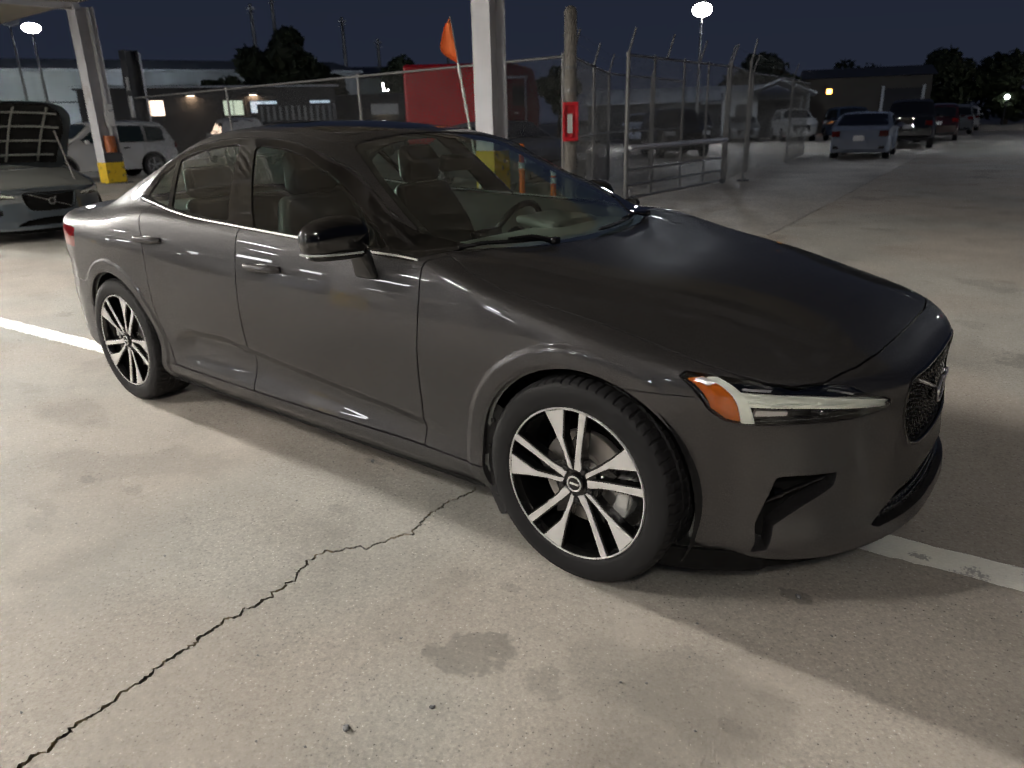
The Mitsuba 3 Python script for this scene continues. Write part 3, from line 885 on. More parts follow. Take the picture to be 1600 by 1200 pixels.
def build_body():
    V, F = _V, _F
    x, w, z = fields(V)
    # the black inner shell that stops the gaps, a little inside the skin
    N = norm_of(V)
    dsh = np.minimum.reduce([np.where(w > .5, -pdist(DLO)(x, z), 1) + .012, np.where(z > .88, -pdist(WS)(x, w), 1) + .0, np.where(z > .95, -pdist(BACKLIGHT)(x, w), 1) + .0, arch_dist(x, z) + .01,
                             np.where(x > .6, -pdist(GRILLE)(w, z), 1), np.where(x > .3, -pdist(HEADLIGHT)(w, z), 1) + .002, np.where(x > .35, -pdist(FOG)(w, z), 1) - .012, np.where(x > .5, -pdist(LOWGRILLE)(w, z), 1) - .012])
    sv, sf = clip(V - N * .024, F, dsh)
    sv2, sf2, sn = both(sv, sf, norm_of(sv))
    obj("inner_shell", (sv2, sf2), "trim_grey", BODY, normals=sn)
    # openings
    V, F = clip(V, F, arch_dist(x, z))
    V, F = clip(V, F, V[:, 2] - .178)

    x, w, z = fields(V)
    (a, b), (V, F) = take(V, F, np.where(w > .5, pdist(DLO)(x, z), -1.0), .0)
    win(a, b)
    x, w, z = fields(V)
    (a, b), (V, F) = take(V, F, np.minimum(np.where(z > .88, pdist(WS)(x, w), -1.0), w + 1), .004)
    windshield(a, b)
    x, w, z = fields(V)
    (a, b), (V, F) = take(V, F, np.where((z > .55) & (x < .72), pdist(HOOD)(x, w), -1.0), .008)
    panel("hood", a, b, "paint", whole=True)
    x, w, z = fields(V)
    (a, b), (V, F) = take(V, F, np.where(z > .93, pdist(BACKLIGHT)(x, w), -1.0), .004)
    panel("rear_window", a, b, "window_glass", whole=True, lip=False, off=-.003)
    x, w, z = fields(V)
    (a, b), (V, F) = take(V, F, np.where(z > 1.1, pdist(ROOF)(x, w), -1.0), .006)
    x, w, z = fields(a)
    (c, d), (a, b) = take(a, b, pdist(SUNROOF)(x, w), .006)
    panel("roof", a, b, "paint", whole=True)
    panel("sunroof", c, d, "gloss_black", whole=True, off=-.001)
    x, w, z = fields(V)
    (a, b), (V, F) = take(V, F, np.where(x > .2, pdist(HEADLIGHT)(w, z), -1.0), .003)
    headlight(a, b)
    x, w, z = fields(V)
    (a, b), (V, F) = take(V, F, np.where(x > .6, pdist(GRILLE)(w, z), -1.0), .002)
    grille(a, b)
    x, w, z = fields(V)
    (a, b), (V, F) = take(V, F, np.where(x > .35, pdist(FOG)(w, z), -1.0), .001)
    panel("bumper_intake", a, b, "void_black", off=-.065, lip=False)
    intake_parts()
    x, w, z = fields(V)
    (a, b), (V, F) = take(V, F, np.where(x > .5, pdist(LOWGRILLE)(w, z), -1.0), .001)
    panel("lower_grille", a, b, "void_black", off=-.07, lip=False, whole=True)
    lower_bars()
    x, w, z = fields(V)
    (a, b), (V, F) = take(V, F, np.maximum(np.minimum(.672 - z, x - .15), np.minimum(x - .53, z - .3)), .004)
    panel("front_bumper", a, b, "paint", whole=True, depth=.075)
    x, w, z = fields(V)
    (a, b), (V, F) = take(V, F, np.minimum(x - FD_FRONT(z), np.minimum(z - SILL_Z, np.where(x > -.64, .962 - z, 1))), .0075)
    panel("fender", a, b, "paint")
    x, w, z = fields(V)
    (a, b), (V, F) = take(V, F, np.minimum.reduce([FD_FRONT(z) - x, x - FD_REAR(z), z - SILL_Z, 1.02 - z]), .0075)
    door_f = panel("front_door", a, b, "paint")
    x, w, z = fields(V)
    (a, b), (V, F) = take(V, F, np.minimum.reduce([FD_REAR(z) - x, x - RD_REAR(z), z - SILL_Z, 1.045 - z]), .0075)
    door_r = panel("rear_door", a, b, "paint")
    x, w, z = fields(V)
    (a, b), (V, F) = take(V, F, np.minimum.reduce([SILL_Z + .001 - z, x + 2.55, .1 - x]), .004)
    panel("rocker_panel", a, b, "paint", depth=.03)
    x, w, z = fields(V)
    TAILL = [(.45, .86), (.60, .90), (.86, .905), (.93, .86), (.90, .80), (.70, .80), (.68, .70), (.60, .68), (.58, .80), (.45, .82)]
    (a, b), (V, F) = take(V, F, np.where(x < -3.28, pdist(TAILL)(w, z), -1.0), .004)
    panel("tail_light", a, b, "red_lens")
    x, w, z = fields(V)
    (a, b), (V, F) = take(V, F, np.minimum(-3.22 - x, .62 - z), .005)
    panel("rear_bumper", a, b, "paint", whole=True)
    x, w, z = fields(V)
    (a, b), (V, F) = take(V, F, np.where(z > .60, pdist(TRUNK)(x, w), -1.0), .005)
    panel("trunk_lid", a, b, "paint", whole=True)
    panel("body_side", V, F, "paint")
    for keys, (x0, z0, tilt) in ((door_f, (-1.49, .858, .02)), (door_r, (-2.415, .905, .02))):
        for key, sgn in zip(keys, (-1, 1)):
            door_handle(key, x0, z0, sgn)


def win(V, F):
    x, w, z = fields(V)
    (a, b), (V, F) = take(V, F, pdist(GL_FRONT)(x, z), .0)
    panel("front_side_window", a, b, "window_glass", lip=False, off=-.004)
    x, w, z = fields(V)
    (a, b), (V, F) = take(V, F, pdist(GL_REAR)(x, z), .0)
    panel("rear_side_window", a, b, "window_glass", lip=False, off=-.004)
    x, w, z = fields(V)
    (a, b), (V, F) = take(V, F, pdist(GL_QUARTER)(x, z), .0)
    panel("quarter_window", a, b, "window_glass", lip=False, off=-.004)
    panel("window_trim", V, F, "gloss_black", depth=.012, off=.001, rr=.002)
    low = [(-.655, .9535), (-.936, .9665), (-1.355, .9865), (-1.764, 1.0025), (-2.085, 1.0135), (-2.349, 1.0315), (-2.52, 1.0495), (-2.71, 1.068)]
    P = np.array([[a, side_at(a, b), b] for a, b in dense(low, 60)])
    for s in (-1, 1):
        obj("belt_strip", tube(P * [1, s, 1], .0055, 6), "bright_trim", BODY, smooth=60)
        Q = np.array([[a, side_at(a, b) + .001, b] for a, b in dense([(-2.60, 1.222), (-2.42, 1.293), (-2.152, 1.339), (-1.944, 1.346), (-1.671, 1.336), (-1.444, 1.297), (-1.285, 1.237), (-1.11, 1.153), (-.91, 1.063)], 60)])
        obj("roof_strip", tube(Q * [1, s, 1], .0035, 6), "gloss_black", BODY, smooth=60)


def dense(pts, n):
    p = np.asarray(pts, float)
    t = np.r_[0, np.cumsum(np.linalg.norm(np.diff(p, axis=0), axis=1))]
    u = np.linspace(0, t[-1], n)
    return np.stack([PCH(t, p[:, k])(u) for k in range(p.shape[1])], -1)


def side_at(x, z):
    """w of the skin at (x, z), from the side"""
    w = np.linspace(1.02, .3, 400)
    v = body_f(np.stack([np.full(400, x), w, np.full(400, z)], -1))
    i = int(np.argmax(v < 0))
    return w[i - 1] + (w[i] - w[i - 1]) * v[i - 1] / (v[i - 1] - v[i])


def front_at(w, z):
    x = np.linspace(.95, .1, 400)
    v = body_f(np.stack([x, np.full(400, w), np.full(400, z)], -1))
    i = int(np.argmax(v < 0))
    return x[i - 1] + (x[i] - x[i - 1]) * v[i - 1] / (v[i - 1] - v[i])


def top_at(x, w):
    z = np.linspace(1.5, .4, 500)
    v = body_f(np.stack([np.full(500, x), np.full(500, w), z], -1))
    i = int(np.argmax(v < 0))
    return z[i - 1] + (z[i] - z[i - 1]) * v[i - 1] / (v[i - 1] - v[i])


def windshield(V, F):
    k = panel("windshield", V, F, "windshield_glass", whole=True, lip=False, off=-.003)
    x, w, z = fields(V)
    inner = rounded([(-.60, -.66), (-.535, -.39), (-.515, 0), (-.535, .39), (-.62, .57), (-.712, .652), (-.80, .648), (-.92, .622), (-1.14, .538), (-1.33, .458), (-1.345, .3), (-1.35, 0), (-1.345, -.3), (-1.33, -.458), (-.9, -.62)], .0)
    a, b = clip(V, F, -pdist(inner)(x, w))
    panel("frit_band", a, b, "satin_black", parent=k[0], whole=True, lip=False, off=-.007)


def headlight(V, F):
    for _ in range(2):
        V, F = trimesh.remesh.subdivide(V, F)
        V = project(V, 2)
    keys = panel("headlight", V, F, "lens", lip=False)
    x, w, z = fields(V)
    N = norm_of(V)

    def piece(name, poly, bsdf, off, depth):
        a, b = clip(V, F, pdist(poly)(w, z))
        if not len(b):
            return
        n = norm_of(a)
        a = a + n * off
        a, b, n = lipped(a, b, n, depth, .001)
        obj(name, (a * [1, -1, 1], b[:, ::-1]), bsdf, keys[0], normals=n * [1, -1, 1])
        obj(name, (a, b), bsdf, keys[1], normals=n)
    a, b, n = lipped(V - N * .045, F, N, -.044, .0005)
    obj("bowl", (a * [1, -1, 1], b[:, ::-1]), "gloss_black", keys[0], normals=n * [1, -1, 1])
    obj("bowl", (a, b), "gloss_black", keys[1], normals=n)
    top_, mid_, bot_ = [(.797, .690), (.66, .669), (.55, .645), (.430, .619)], None, [(.786, .648), (.66, .634), (.55, .617), (.434, .601)]
    for a0, a1 in ((0, .28), (.34, .66), (.72, 1.0)):
        up_ = [(p[0] + (q[0] - p[0]) * a0, p[1] + (q[1] - p[1]) * a0) for p, q in zip(top_, bot_)]
        dn_ = [(p[0] + (q[0] - p[0]) * a1, p[1] + (q[1] - p[1]) * a1) for p, q in zip(top_, bot_)]
        piece("light_guide", up_ + dn_[::-1], "drl_white", -.008 - .004 * (a0 == .34), .02)
    piece("light_guide_stem", HL_STEM, "drl_white", -.008, .02)
    piece("turn_signal", HL_AMBER, "amber", -.012, .02)
    piece("turn_reflector", [(.831, .722), (.816, .729), (.809, .714), (.824, .705)], "machined", -.009, .01)  # bright patch that paints in the highlight at the top of the amber
    for r in HL_RIBS:
        piece("reflector", r, "machined", -.026, .012)
    for s, key in ((-1, keys[0]), (1, keys[1])):
        for cw, cz in ((.70, .655), (.60, .637)):
            cx = front_at(cw, cz) - .045
            m = lathe([(.0, .018), (.008, .017), (.013, .010), (.015, 0), (.018, .0), (.0185, -.02)], 28, "x")
            obj("projector", moved(m, cx - .0, s * cw, cz + (.014 if cw > .65 else -.026)), "gloss_black", key, smooth=40)


def intake_parts():
    """fin and small round lamp inside each corner intake"""
    for s in (-1, 1):
        pts = np.array([[front_at(w, z) - .022, s * w, z] for w, z in dense([(.735, .352), (.66, .392), (.585, .418)], 16)])
        obj("intake_fin", tube(pts, [.006] * 15 + [.003], 8), "gloss_black", BODY, smooth=60)
        c = np.array([front_at(.675, .372) - .045, s * .675, .372])
        obj("fog_lamp", moved(lathe([(.0, .010), (.012, .009), (.016, .004), (.018, -.02)], 24, "x"), *c, rz=-s * .7), "gloss_black", BODY, smooth=50)


def lower_bars():
    P = pdist(LOWGRILLE)
    k = 0
    for z in (.246, .268, .290, .312):
        ws = np.linspace(-.46, .46, 61)
        ok = P(np.abs(ws), np.full(61, z)) > .006
        if ok.sum() > 3:
            w = ws[ok]
            obj("lower_bar", tube(np.array([[front_at(abs(a), z) - .028, a, z] for a in w]), .0045, 6), "gloss_black", BODY, smooth=60)
    dots = []
    for i, a in enumerate(np.linspace(-.42, .42, 43)):
        for z in (.246, .268, .290, .312):
            if P(np.array([abs(a)]), np.array([z]))[0] > .01:
                x = front_at(abs(a), z) - .024
                dots.append(box(x, x + .006, a - .0035, a + .0035, z - .002, z + .002))
    tag(obj("lower_studs", cat(dots), "chrome", BODY), kind="stuff")


def grille(V, F):
    panel("grille_back", V, F, "void_black", whole=True, lip=False, off=-.045)
    # fine vertical bars with bright studs, and the frame
    bars, studs = [], []
    P = pdist(GRILLE)
    for i in range(-17, 18):
        wv = i * .019
        zs = np.linspace(.43, .65, 24)
        ok = P(np.full(24, abs(wv)), zs) > .006
        if ok.sum() < 3:
            continue
        zs = zs[ok]
        pts = np.array([[front_at(abs(wv), zz) - .020, wv, zz] for zz in zs])
        bars.append(tube(pts, .0028, 5))
        for j, q in enumerate(pts[(i % 2)::3]):
            studs.append(box(q[0] - .002, q[0] + .006, q[1] - .0035, q[1] + .0035, q[2] - .0018, q[2] + .0018))
    g = obj("grille_bars", cat(bars), "gloss_black", BODY, smooth=50)
    obj("grille_studs", cat(studs), "chrome", BODY)
    tag(g, kind="stuff")
    tag(BODY + "__grille_studs", kind="stuff")
    ring = [(w, z) for w, z in dense([(0, .656), (.28, .657), (.334, .648), (.346, .62), (.337, .566), (.301, .475), (.265, .440), (.20, .424), (0, .418)], 60)]
    half = np.array([[front_at(w, z) - .002, w, z] for w, z in ring])
    pts = np.vstack([half * [1, -1, 1], half[::-1][1:-1]])
    obj("grille_frame", tube(pts, .006, 6, closed=True), "gloss_black", BODY, smooth=60)
    # the round badge on its slanting bar
    c = np.array([front_at(0, .54) + .004, 0, .54])
    slash = [np.array([front_at(abs(a), b) - .008, a, b]) for a, b in dense([(-.27, .640), (.0, .54), (.25, .452)], 14)]
    obj("badge_bar", tube(slash, .006, 6), "chrome", BODY, smooth=60)
    ringm = trimesh.creation.torus(.040, .006, 40, 10)
    badge = obj("badge", moved(ringm, *c, ry=math.pi / 2), "chrome", BODY, smooth=60)
    obj("badge_disc", moved(tc.cylinder(.036, .006, sections=32), *c, ry=math.pi / 2), "satin_black", badge, smooth=40)
    arrow = [c + [0.004, .026, .026], c + [0.004, .055, .055]]
    obj("badge_arrow", cat([rod(arrow[0], arrow[1], .004), rod(c + [.004, .055, .055], c + [.004, .034, .055], .004), rod(c + [.004, .055, .055], c + [.004, .055, .034], .004)]), "chrome", badge)


def door_handle(key, x0, z0, s):
    w = side_at(x0, z0)
    cup = tc.icosphere(3, 1.0)
    cup.apply_scale([.062, .006, .024])
    obj("handle_recess", moved(cup, x0 + .005, s * (w - .0005), z0 - .008), "satin_black", key, smooth=True)
    L = .118
    pts, rad = [], []
    for t in np.linspace(-1, 1, 17):
        px = x0 + t * L
        pw = side_at(px, z0)
        pts.append([px, s * (pw + .026 - .024 * abs(t) ** 5), z0 + .002 * t])
        rad.append(.013 - .003 * abs(t) ** 4)
    m = tube(pts, rad, 12)
    m.vertices[:, 2] = z0 + (m.vertices[:, 2] - z0) * 1.15
    obj("handle", m, "paint", key, smooth=60)


build_body()
# ---------------------------------------------------------------- the sedan's wheels, mirrors, wipers, cabin
R_RIM, R_TYRE = .2475, .334


def tyre_mesh(width=.232, blocks=66, seg=6):
    y = np.r_[np.array([.010, .003, -.003, -.0065, -.0085, -.0065, -.001, .006, .013]), np.linspace(.020, width - .020, 46), width - np.array([.013, .006, -.001, -.0065, -.0085, -.0065, -.003, .003, .010])]
    r = np.r_[np.array([.236, .246, .252, .262, .285, .306, .318, .3245, .3285]), np.full(46, .334), np.array([.3285, .3245, .318, .306, .285, .262, .252, .246, .236])]
    c = (y - width / 2) / (width / 2)
    r[9:-9] -= .004 * np.abs(c[9:-9]) ** 3
    n, m = blocks * seg, len(y)
    th = np.arange(n) * 2 * np.pi / n
    Rr = np.broadcast_to(r, (n, m)).copy()
    for g in (.26, .42, .58, .74):
        Rr -= .0065 * np.clip(1.6 - np.abs(y - g * width) / .0035, 0, 1)
    ph = np.arange(n) % seg
    sh = (y > .004) & (y < .055) | (y > width - .055) & (y < width - .004)
    Rr[np.ix_(ph == 0, sh)] -= .0050
    mid = (y > .066) & (y < width - .066)
    Rr[np.ix_(np.roll(ph, 3) == 0, mid)] -= .0038
    # raised lettering band and rim-guard rib on the outer wall
    Rr[:, 3] += .0
    v = np.stack([Rr * np.cos(th)[:, None], np.broadcast_to(y, Rr.shape), Rr * np.sin(th)[:, None]], -1).reshape(-1, 3)
    i, k = np.meshgrid(np.arange(n), np.arange(m - 1), indexing="ij")
    j = (i + 1) % n
    q = np.stack([i * m + k, i * m + k + 1, j * m + k + 1, j * m + k], -1).reshape(-1, 4)
    return trimesh.Trimesh(v, np.vstack([q[:, [0, 1, 2]], q[:, [0, 2, 3]]]), process=False)


def spoke_poly(pts, deg, s=R_RIM * .975):
    a = math.radians(deg)
    return [(s * (u * math.cos(a) - v * math.sin(a)), s * (u * math.sin(a) + v * math.cos(a))) for u, v in pts]


NARROW = [(.15, -.102), (.34, -.106), (.56, -.150), (.985, -.262), (1.0, -.155), (.58, -.066), (.36, -.016), (.18, .016)]
WIDE = [(.17, .026), (.40, .092), (.60, .134), (1.0, .070), (.935, .365), (.70, .262), (.42, .158), (.19, .102)]


def dish(m, y0=.020, y1=.002):
    r = np.hypot(m.vertices[:, 0], m.vertices[:, 2]) / R_RIM
    m.vertices[:, 1] += y0 + (y1 - y0) * np.clip(r, 0, 1) ** 1.3
    return m


def fine_prism(P, h0, h1):
    P = P if hasattr(P, "geom_type") else sg.Polygon(P)
    m = prism(sg.Polygon(P.segmentize(.012).exterior.coords), h0, h1, "y")
    return m


def wheel(name, x, y, s, turn, caliper):
    """s = -1 on the right side, +1 on the left"""
    M = np.eye(4)
    M[1, 1] = -s
    M[:3, 3] = [x, y, AXLE_Z]
    P = dict(to_world=T(M))
    key = numbered(f"{BODY}__{name}")
    obj("tyre", tyre_mesh(), "rubber", key, smooth=28, **P)
    rim = lathe([(.232, .030), (.236, .006), (.2405, .0), (.2405, .024), (.232, .05), (.226, .09), (.222, .17), (.240, .205), (.246, .20)], 96)
    obj("rim_barrel", rim, "wheel_black", key, smooth=40, **P)
    lip = lathe([(.2405, .004), (.2415, -.0035), (.2445, -.0045), (.2475, .000), (.2475, .006)], 120)
    obj("rim_lip", lip, "machined", key, smooth=30, **P)
    body, face = [], []
    for k in range(5):
        a = turn + 72 * k
        for poly in (NARROW, WIDE):
            sp = sg.Polygon(spoke_poly(poly, a))
            f = dish(fine_prism(sp.buffer(-.0012, join_style="mitre"), -.0042, -.0005))
            face.append(f)
            body.append(dish(fine_prism(sp.buffer(.0035, join_style="mitre"), .0, .032)))
        web = sg.Polygon(spoke_poly([(.10, -.10), (.5, -.06), (.62, .0), (.5, .10), (.10, .10)], a))
        body.append(dish(fine_prism(web, .016, .034)))
    body.append(dish(fine_prism(sg.Point(0, 0).buffer(.078, 24), .003, .04)))
    obj("spokes", cat(body), "wheel_black", key, **P)
    for k in range(10):
        obj("spoke_face", face[k], "machined", key, **P)
    hub = lathe([(.0, .006), (.027, .006), (.030, .008), (.0305, .018)], 40)
    obj("centre_cap", hub, "wheel_black", key, smooth=35, **P)
    ring = trimesh.creation.torus(.0235, .0032, 40, 8)
    obj("cap_ring", moved(ring, 0, .005, 0, rx=math.pi / 2), "machined", key, smooth=50, **P)
    obj("cap_bar", box(-.016, .016, .003, .006, -.0032, .0032), "machined", key, **P)
    for k in range(5):
        a = math.radians(turn - 36 + 72 * k)
        hole = lathe([(.0, .021), (.0165, .021), (.0175, .0165), (.019, .0175)], 24)
        nut = lathe([(.0, .008), (.0095, .0085), (.011, .012), (.0115, .022)], 6)
        cx, cz = .054 * math.cos(a), .054 * math.sin(a)
        obj("wheel_nut", cat([moved(hole, cx, 0, cz), moved(nut, cx, 0, cz)]), "satin_black", key, **P)
    disc = lathe([(.06, .052), (.080, .052), (.083, .066), (.150, .066), (.152, .069), (.152, .09), (.06, .09)], 72)
    obj("brake_disc", disc, "steel", key, smooth=30, **P)
    a0 = math.radians(caliper)
    cal = []
    for t in np.linspace(-.30, .30, 7):
        a = a0 + t
        cal.append(moved(rbox(-.026, .026, .044, .110, -.020, .020, .008), .152 * math.cos(a), 0, .152 * math.sin(a), ry=-a))
    cal.append(moved(rbox(-.010, .022, .036, .05, -.03, .03, .004), .150 * math.cos(a0), 0, .150 * math.sin(a0), ry=-a0))
    obj("brake_caliper", cat(cal), "caliper", key, **P)
    return key


wheel("front_wheel", 0, -.9055, -1, 94, -8)
wheel("front_wheel", 0, .9055, 1, 94, -8)
wheel("rear_wheel", -WHEELBASE, -.9055, -1, 60, 172)
wheel("rear_wheel", -WHEELBASE, .9055, 1, 60, 172)


def liners():
    out = []
    for xc in (0, -WHEELBASE):
        for s in (-1, 1):
            a = np.radians(np.linspace(-25, 205, 40))
            ro, rows = ARCH_R + .010, []
            for t in a:
                cx, cz = xc + ro * math.cos(t), AXLE_Z + ro * math.sin(t)
                rows.append([[cx, s * .52, cz], [cx, s * .872, cz]])
            v = np.array(rows).reshape(-1, 3)
            f = []
            for i in range(len(a) - 1):
                f += [[2 * i, 2 * i + 2, 2 * i + 1], [2 * i + 1, 2 * i + 2, 2 * i + 3]]
            inner = np.vstack([v[0::2], [[xc, s * .52, AXLE_Z - .2]]])
            f2 = [[len(v) + i, len(v) + i + 1, len(v) + len(a)] for i in range(len(a) - 1)]
            obj("wheel_housing", trimesh.Trimesh(np.vstack([v, inner]), f + f2, process=False), "plastic_black", BODY, smooth=40)
    # push clips on the edge of the near front housing
    for i, ang in enumerate((176, 192, 204, 160)):
        t = math.radians(ang)
        c = [(ARCH_R - .012) * math.cos(t), -.872, AXLE_Z + (ARCH_R - .012) * math.sin(t)]
        m = moved(lathe([(.0, -.005), (.007, -.004), (.0095, 0), (.0095, .004)], 16), *c)
        obj("housing_clip", m, "satin_black", BODY, smooth=40)
    flange = []
    for t0 in np.linspace(150, 212, 24):
        t, t2 = math.radians(t0), math.radians(t0 + 2.7)
        for r0, r1 in ((ARCH_R - .030, ARCH_R + .012),):
            flange.append([[r0 * math.cos(t), -.868, AXLE_Z + r0 * math.sin(t)], [r1 * math.cos(t), -.874, AXLE_Z + r1 * math.sin(t)],
                           [r1 * math.cos(t2), -.874, AXLE_Z + r1 * math.sin(t2)], [r0 * math.cos(t2), -.868, AXLE_Z + r0 * math.sin(t2)]])
    v = np.array(flange).reshape(-1, 3)
    f = [[4 * i + a for a in q] for i in range(len(flange)) for q in ((0, 1, 2), (0, 2, 3))]
    obj("housing_flange", trimesh.Trimesh(v, f, process=False), "plastic_black", BODY)
    # floor pan, sills underneath and the rubber lip under the nose
    obj("floor_pan", cat([box(-3.75, .62, -.52, .52, .172, .19), box(-2.48, -.40, -.86, .86, .185, .20)]), "void_black", BODY)
    ws = np.linspace(-.86, .86, 61)
    rows = []
    for w in ws:
        xx = float(NOSE_W(abs(w)) - .035 + (.02 if abs(w) > .7 else 0))
        rows += [[xx, w, .205], [xx - .012, w * .985, .128], [xx - .022, w * .985, .128], [xx - .03, w, .205]]
    v, f = np.array(rows), []
    for i in range(60):
        for k in range(4):
            l = (k + 1) % 4
            a, b = 4 * i, 4 * i + 4
            f += [[a + k, b + k, b + l], [a + k, b + l, a + l]]
    f += [[0, 1, 2], [0, 2, 3], [240, 242, 241], [240, 243, 242]]
    obj("air_dam", trimesh.Trimesh(v, f, process=False), "void_black", BODY)


liners()


def superquad(c, u, v, n, a, b, t, e=.62, sub=5):
    """rounded box: axes u, v, n with half sizes a, b, t"""
    m = tc.icosphere(sub, 1.0)
    q = np.sign(m.vertices) * np.abs(m.vertices) ** e
    q /= np.maximum(np.linalg.norm(q, axis=1, keepdims=True) ** .35, .2)
    m.vertices = np.asarray(c) + q[:, :1] * a * np.asarray(u) + q[:, 1:2] * b * np.asarray(v) + q[:, 2:] * t * np.asarray(n)
    if m.volume < 0:
        m.invert()
    return m


def mirror(s, folded):
    key = numbered(f"{BODY}__door_mirror")
    ang = math.radians(-84 if folded else -22)
    u = np.array([math.sin(ang), math.cos(ang), 0])          # outboard, swept back
    n = np.array([math.cos(ang), -math.sin(ang), 0])
    hinge = np.array([-.995 if folded else -.835, .925, -.03 if folded else 0])
    F = lambda p: np.asarray(p) * [1, s, 1]
    def mesh(m):
        m.vertices = F(m.vertices)
        if s < 0:
            m.invert()
        return m
    c = hinge + u * .105 + [0, 0, 1.034]
    h = superquad(c, u, [0, 0, 1], n, .118, .072, .070)
    q = (h.vertices - c) @ n
    h.vertices += np.outer(np.where(q < 0, -q * .45, 0), n)             # flatter towards the glass
    o = (h.vertices - c) @ u
    h.vertices[:, 2] -= np.clip(o / .118, 0, 1) * .012 * ((h.vertices[:, 2] > c[2]) * 1.0)
    obj("housing", mesh(h), "gloss_black", key, smooth=True)
    lo = superquad(hinge + u * .10 + [0, 0, .974] - n * .008, u, [0, 0, 1], n, .100, .014, .048, sub=4)
    obj("lower_cover", mesh(lo), "satin_black", key, smooth=True)
    sig = [hinge + u * t + n * d + [0, 0, .988] for t, d in ((.03, .069), (.10, .073), (.165, .060), (.205, .030), (.220, -.005))]
    obj("repeater", tube(dense(sig, 20) * [1, s, 1], .0042, 8), "lens_clear", key, smooth=60)
    st = [(-.835, .930, .965, .024), (-.885, .928, .965, .020), (-.825, .906, .892, .014), (-.905, .908, .892, .012)]
    obj("stalk", tm(m3.Manifold.batch_hull([m3.Manifold.sphere(r, 20).translate((a, s * b, d)) for a, b, d, r in st])), "satin_black", key, smooth=50)
    gl = superquad(c - n * .040, u, [0, 0, 1], n, .092, .056, .003, sub=4)
    obj("mirror_glass", mesh(gl), "chrome", key, smooth=True)


mirror(-1, False)
mirror(1, True)


def wipers():
    for pts in ([(-.655, -.655), (-.585, -.50), (-.525, -.30)], [(-.492, .02), (-.535, .30), (-.60, .50)]):
        key = numbered(f"{BODY}__wiper")
        d = dense(pts, 18)
        P = np.array([[a, b, top_at(a, abs(b)) + .014] for a, b in d])
        obj("blade", tube(P, [.004] + [.008] * 16 + [.004], 6), "plastic_black", key, smooth=50)
        e = P[-1] + [.05, .02 * np.sign(P[-1][1] + .001), -.004]
        obj("arm", cat([tube(np.vstack([P[9] + [0, 0, .010], (P[9] + e) / 2 + [0, 0, .018], e]), [.005, .008, .012], 8), moved(rbox(-.016, .016, -.020, .020, -.010, .014, .006), *e)]), "gloss_black", key, smooth=45)
    # cowl at the foot of the windscreen
    rows = []
    for w in np.linspace(-.68, .68, 41):
        xr = np.interp(abs(w), [0, .12, .39, .585, .69], [-.447, -.455, -.507, -.59, -.672])
        rows += [[xr + .045, w, top_at(xr, abs(w)) - .022], [xr - .05, w, top_at(xr - .05, abs(w)) - .012]]
    v = np.array(rows)
    f = []
    for i in range(40):
        f += [[2 * i, 2 * i + 2, 2 * i + 3], [2 * i, 2 * i + 3, 2 * i + 1]]
    obj("cowl", trimesh.Trimesh(v, f, process=False), "plastic_black", BODY)


wipers()


def hullp(balls, n=16):
    return tm(m3.Manifold.batch_hull([m3.Manifold.sphere(r, n).translate((x, y, z)) for x, y, z, r in balls]))


def seat(y, x, key, rest=True):
    w = .235
    parts = dict(
        seat_cushion=hullp([(x + .50, y - w, .50, .05), (x + .50, y + w, .50, .05), (x + .02, y - w, .45, .06), (x + .02, y + w, .45, .06), (x + .47, y - w + .02, .42, .05), (x + .47, y + w - .02, .42, .05)]),
        backrest=hullp([(x + .02, y - w, .50, .06), (x + .02, y + w, .50, .06), (x - .14, y - w + .01, .86, .05), (x - .14, y + w - .01, .86, .05), (x - .21, y - .15, 1.045, .045), (x - .21, y + .15, 1.045, .045)]),
        headrest=hullp([(x - .225, y - .095, 1.13, .04), (x - .225, y + .095, 1.13, .04), (x - .245, y - .085, 1.245, .035), (x - .245, y + .085, 1.245, .035), (x - .20, y - .09, 1.20, .03), (x - .20, y + .09, 1.20, .03)]))
    for n, m in parts.items():
        obj(n, m, "seat_leather", key, smooth=45)


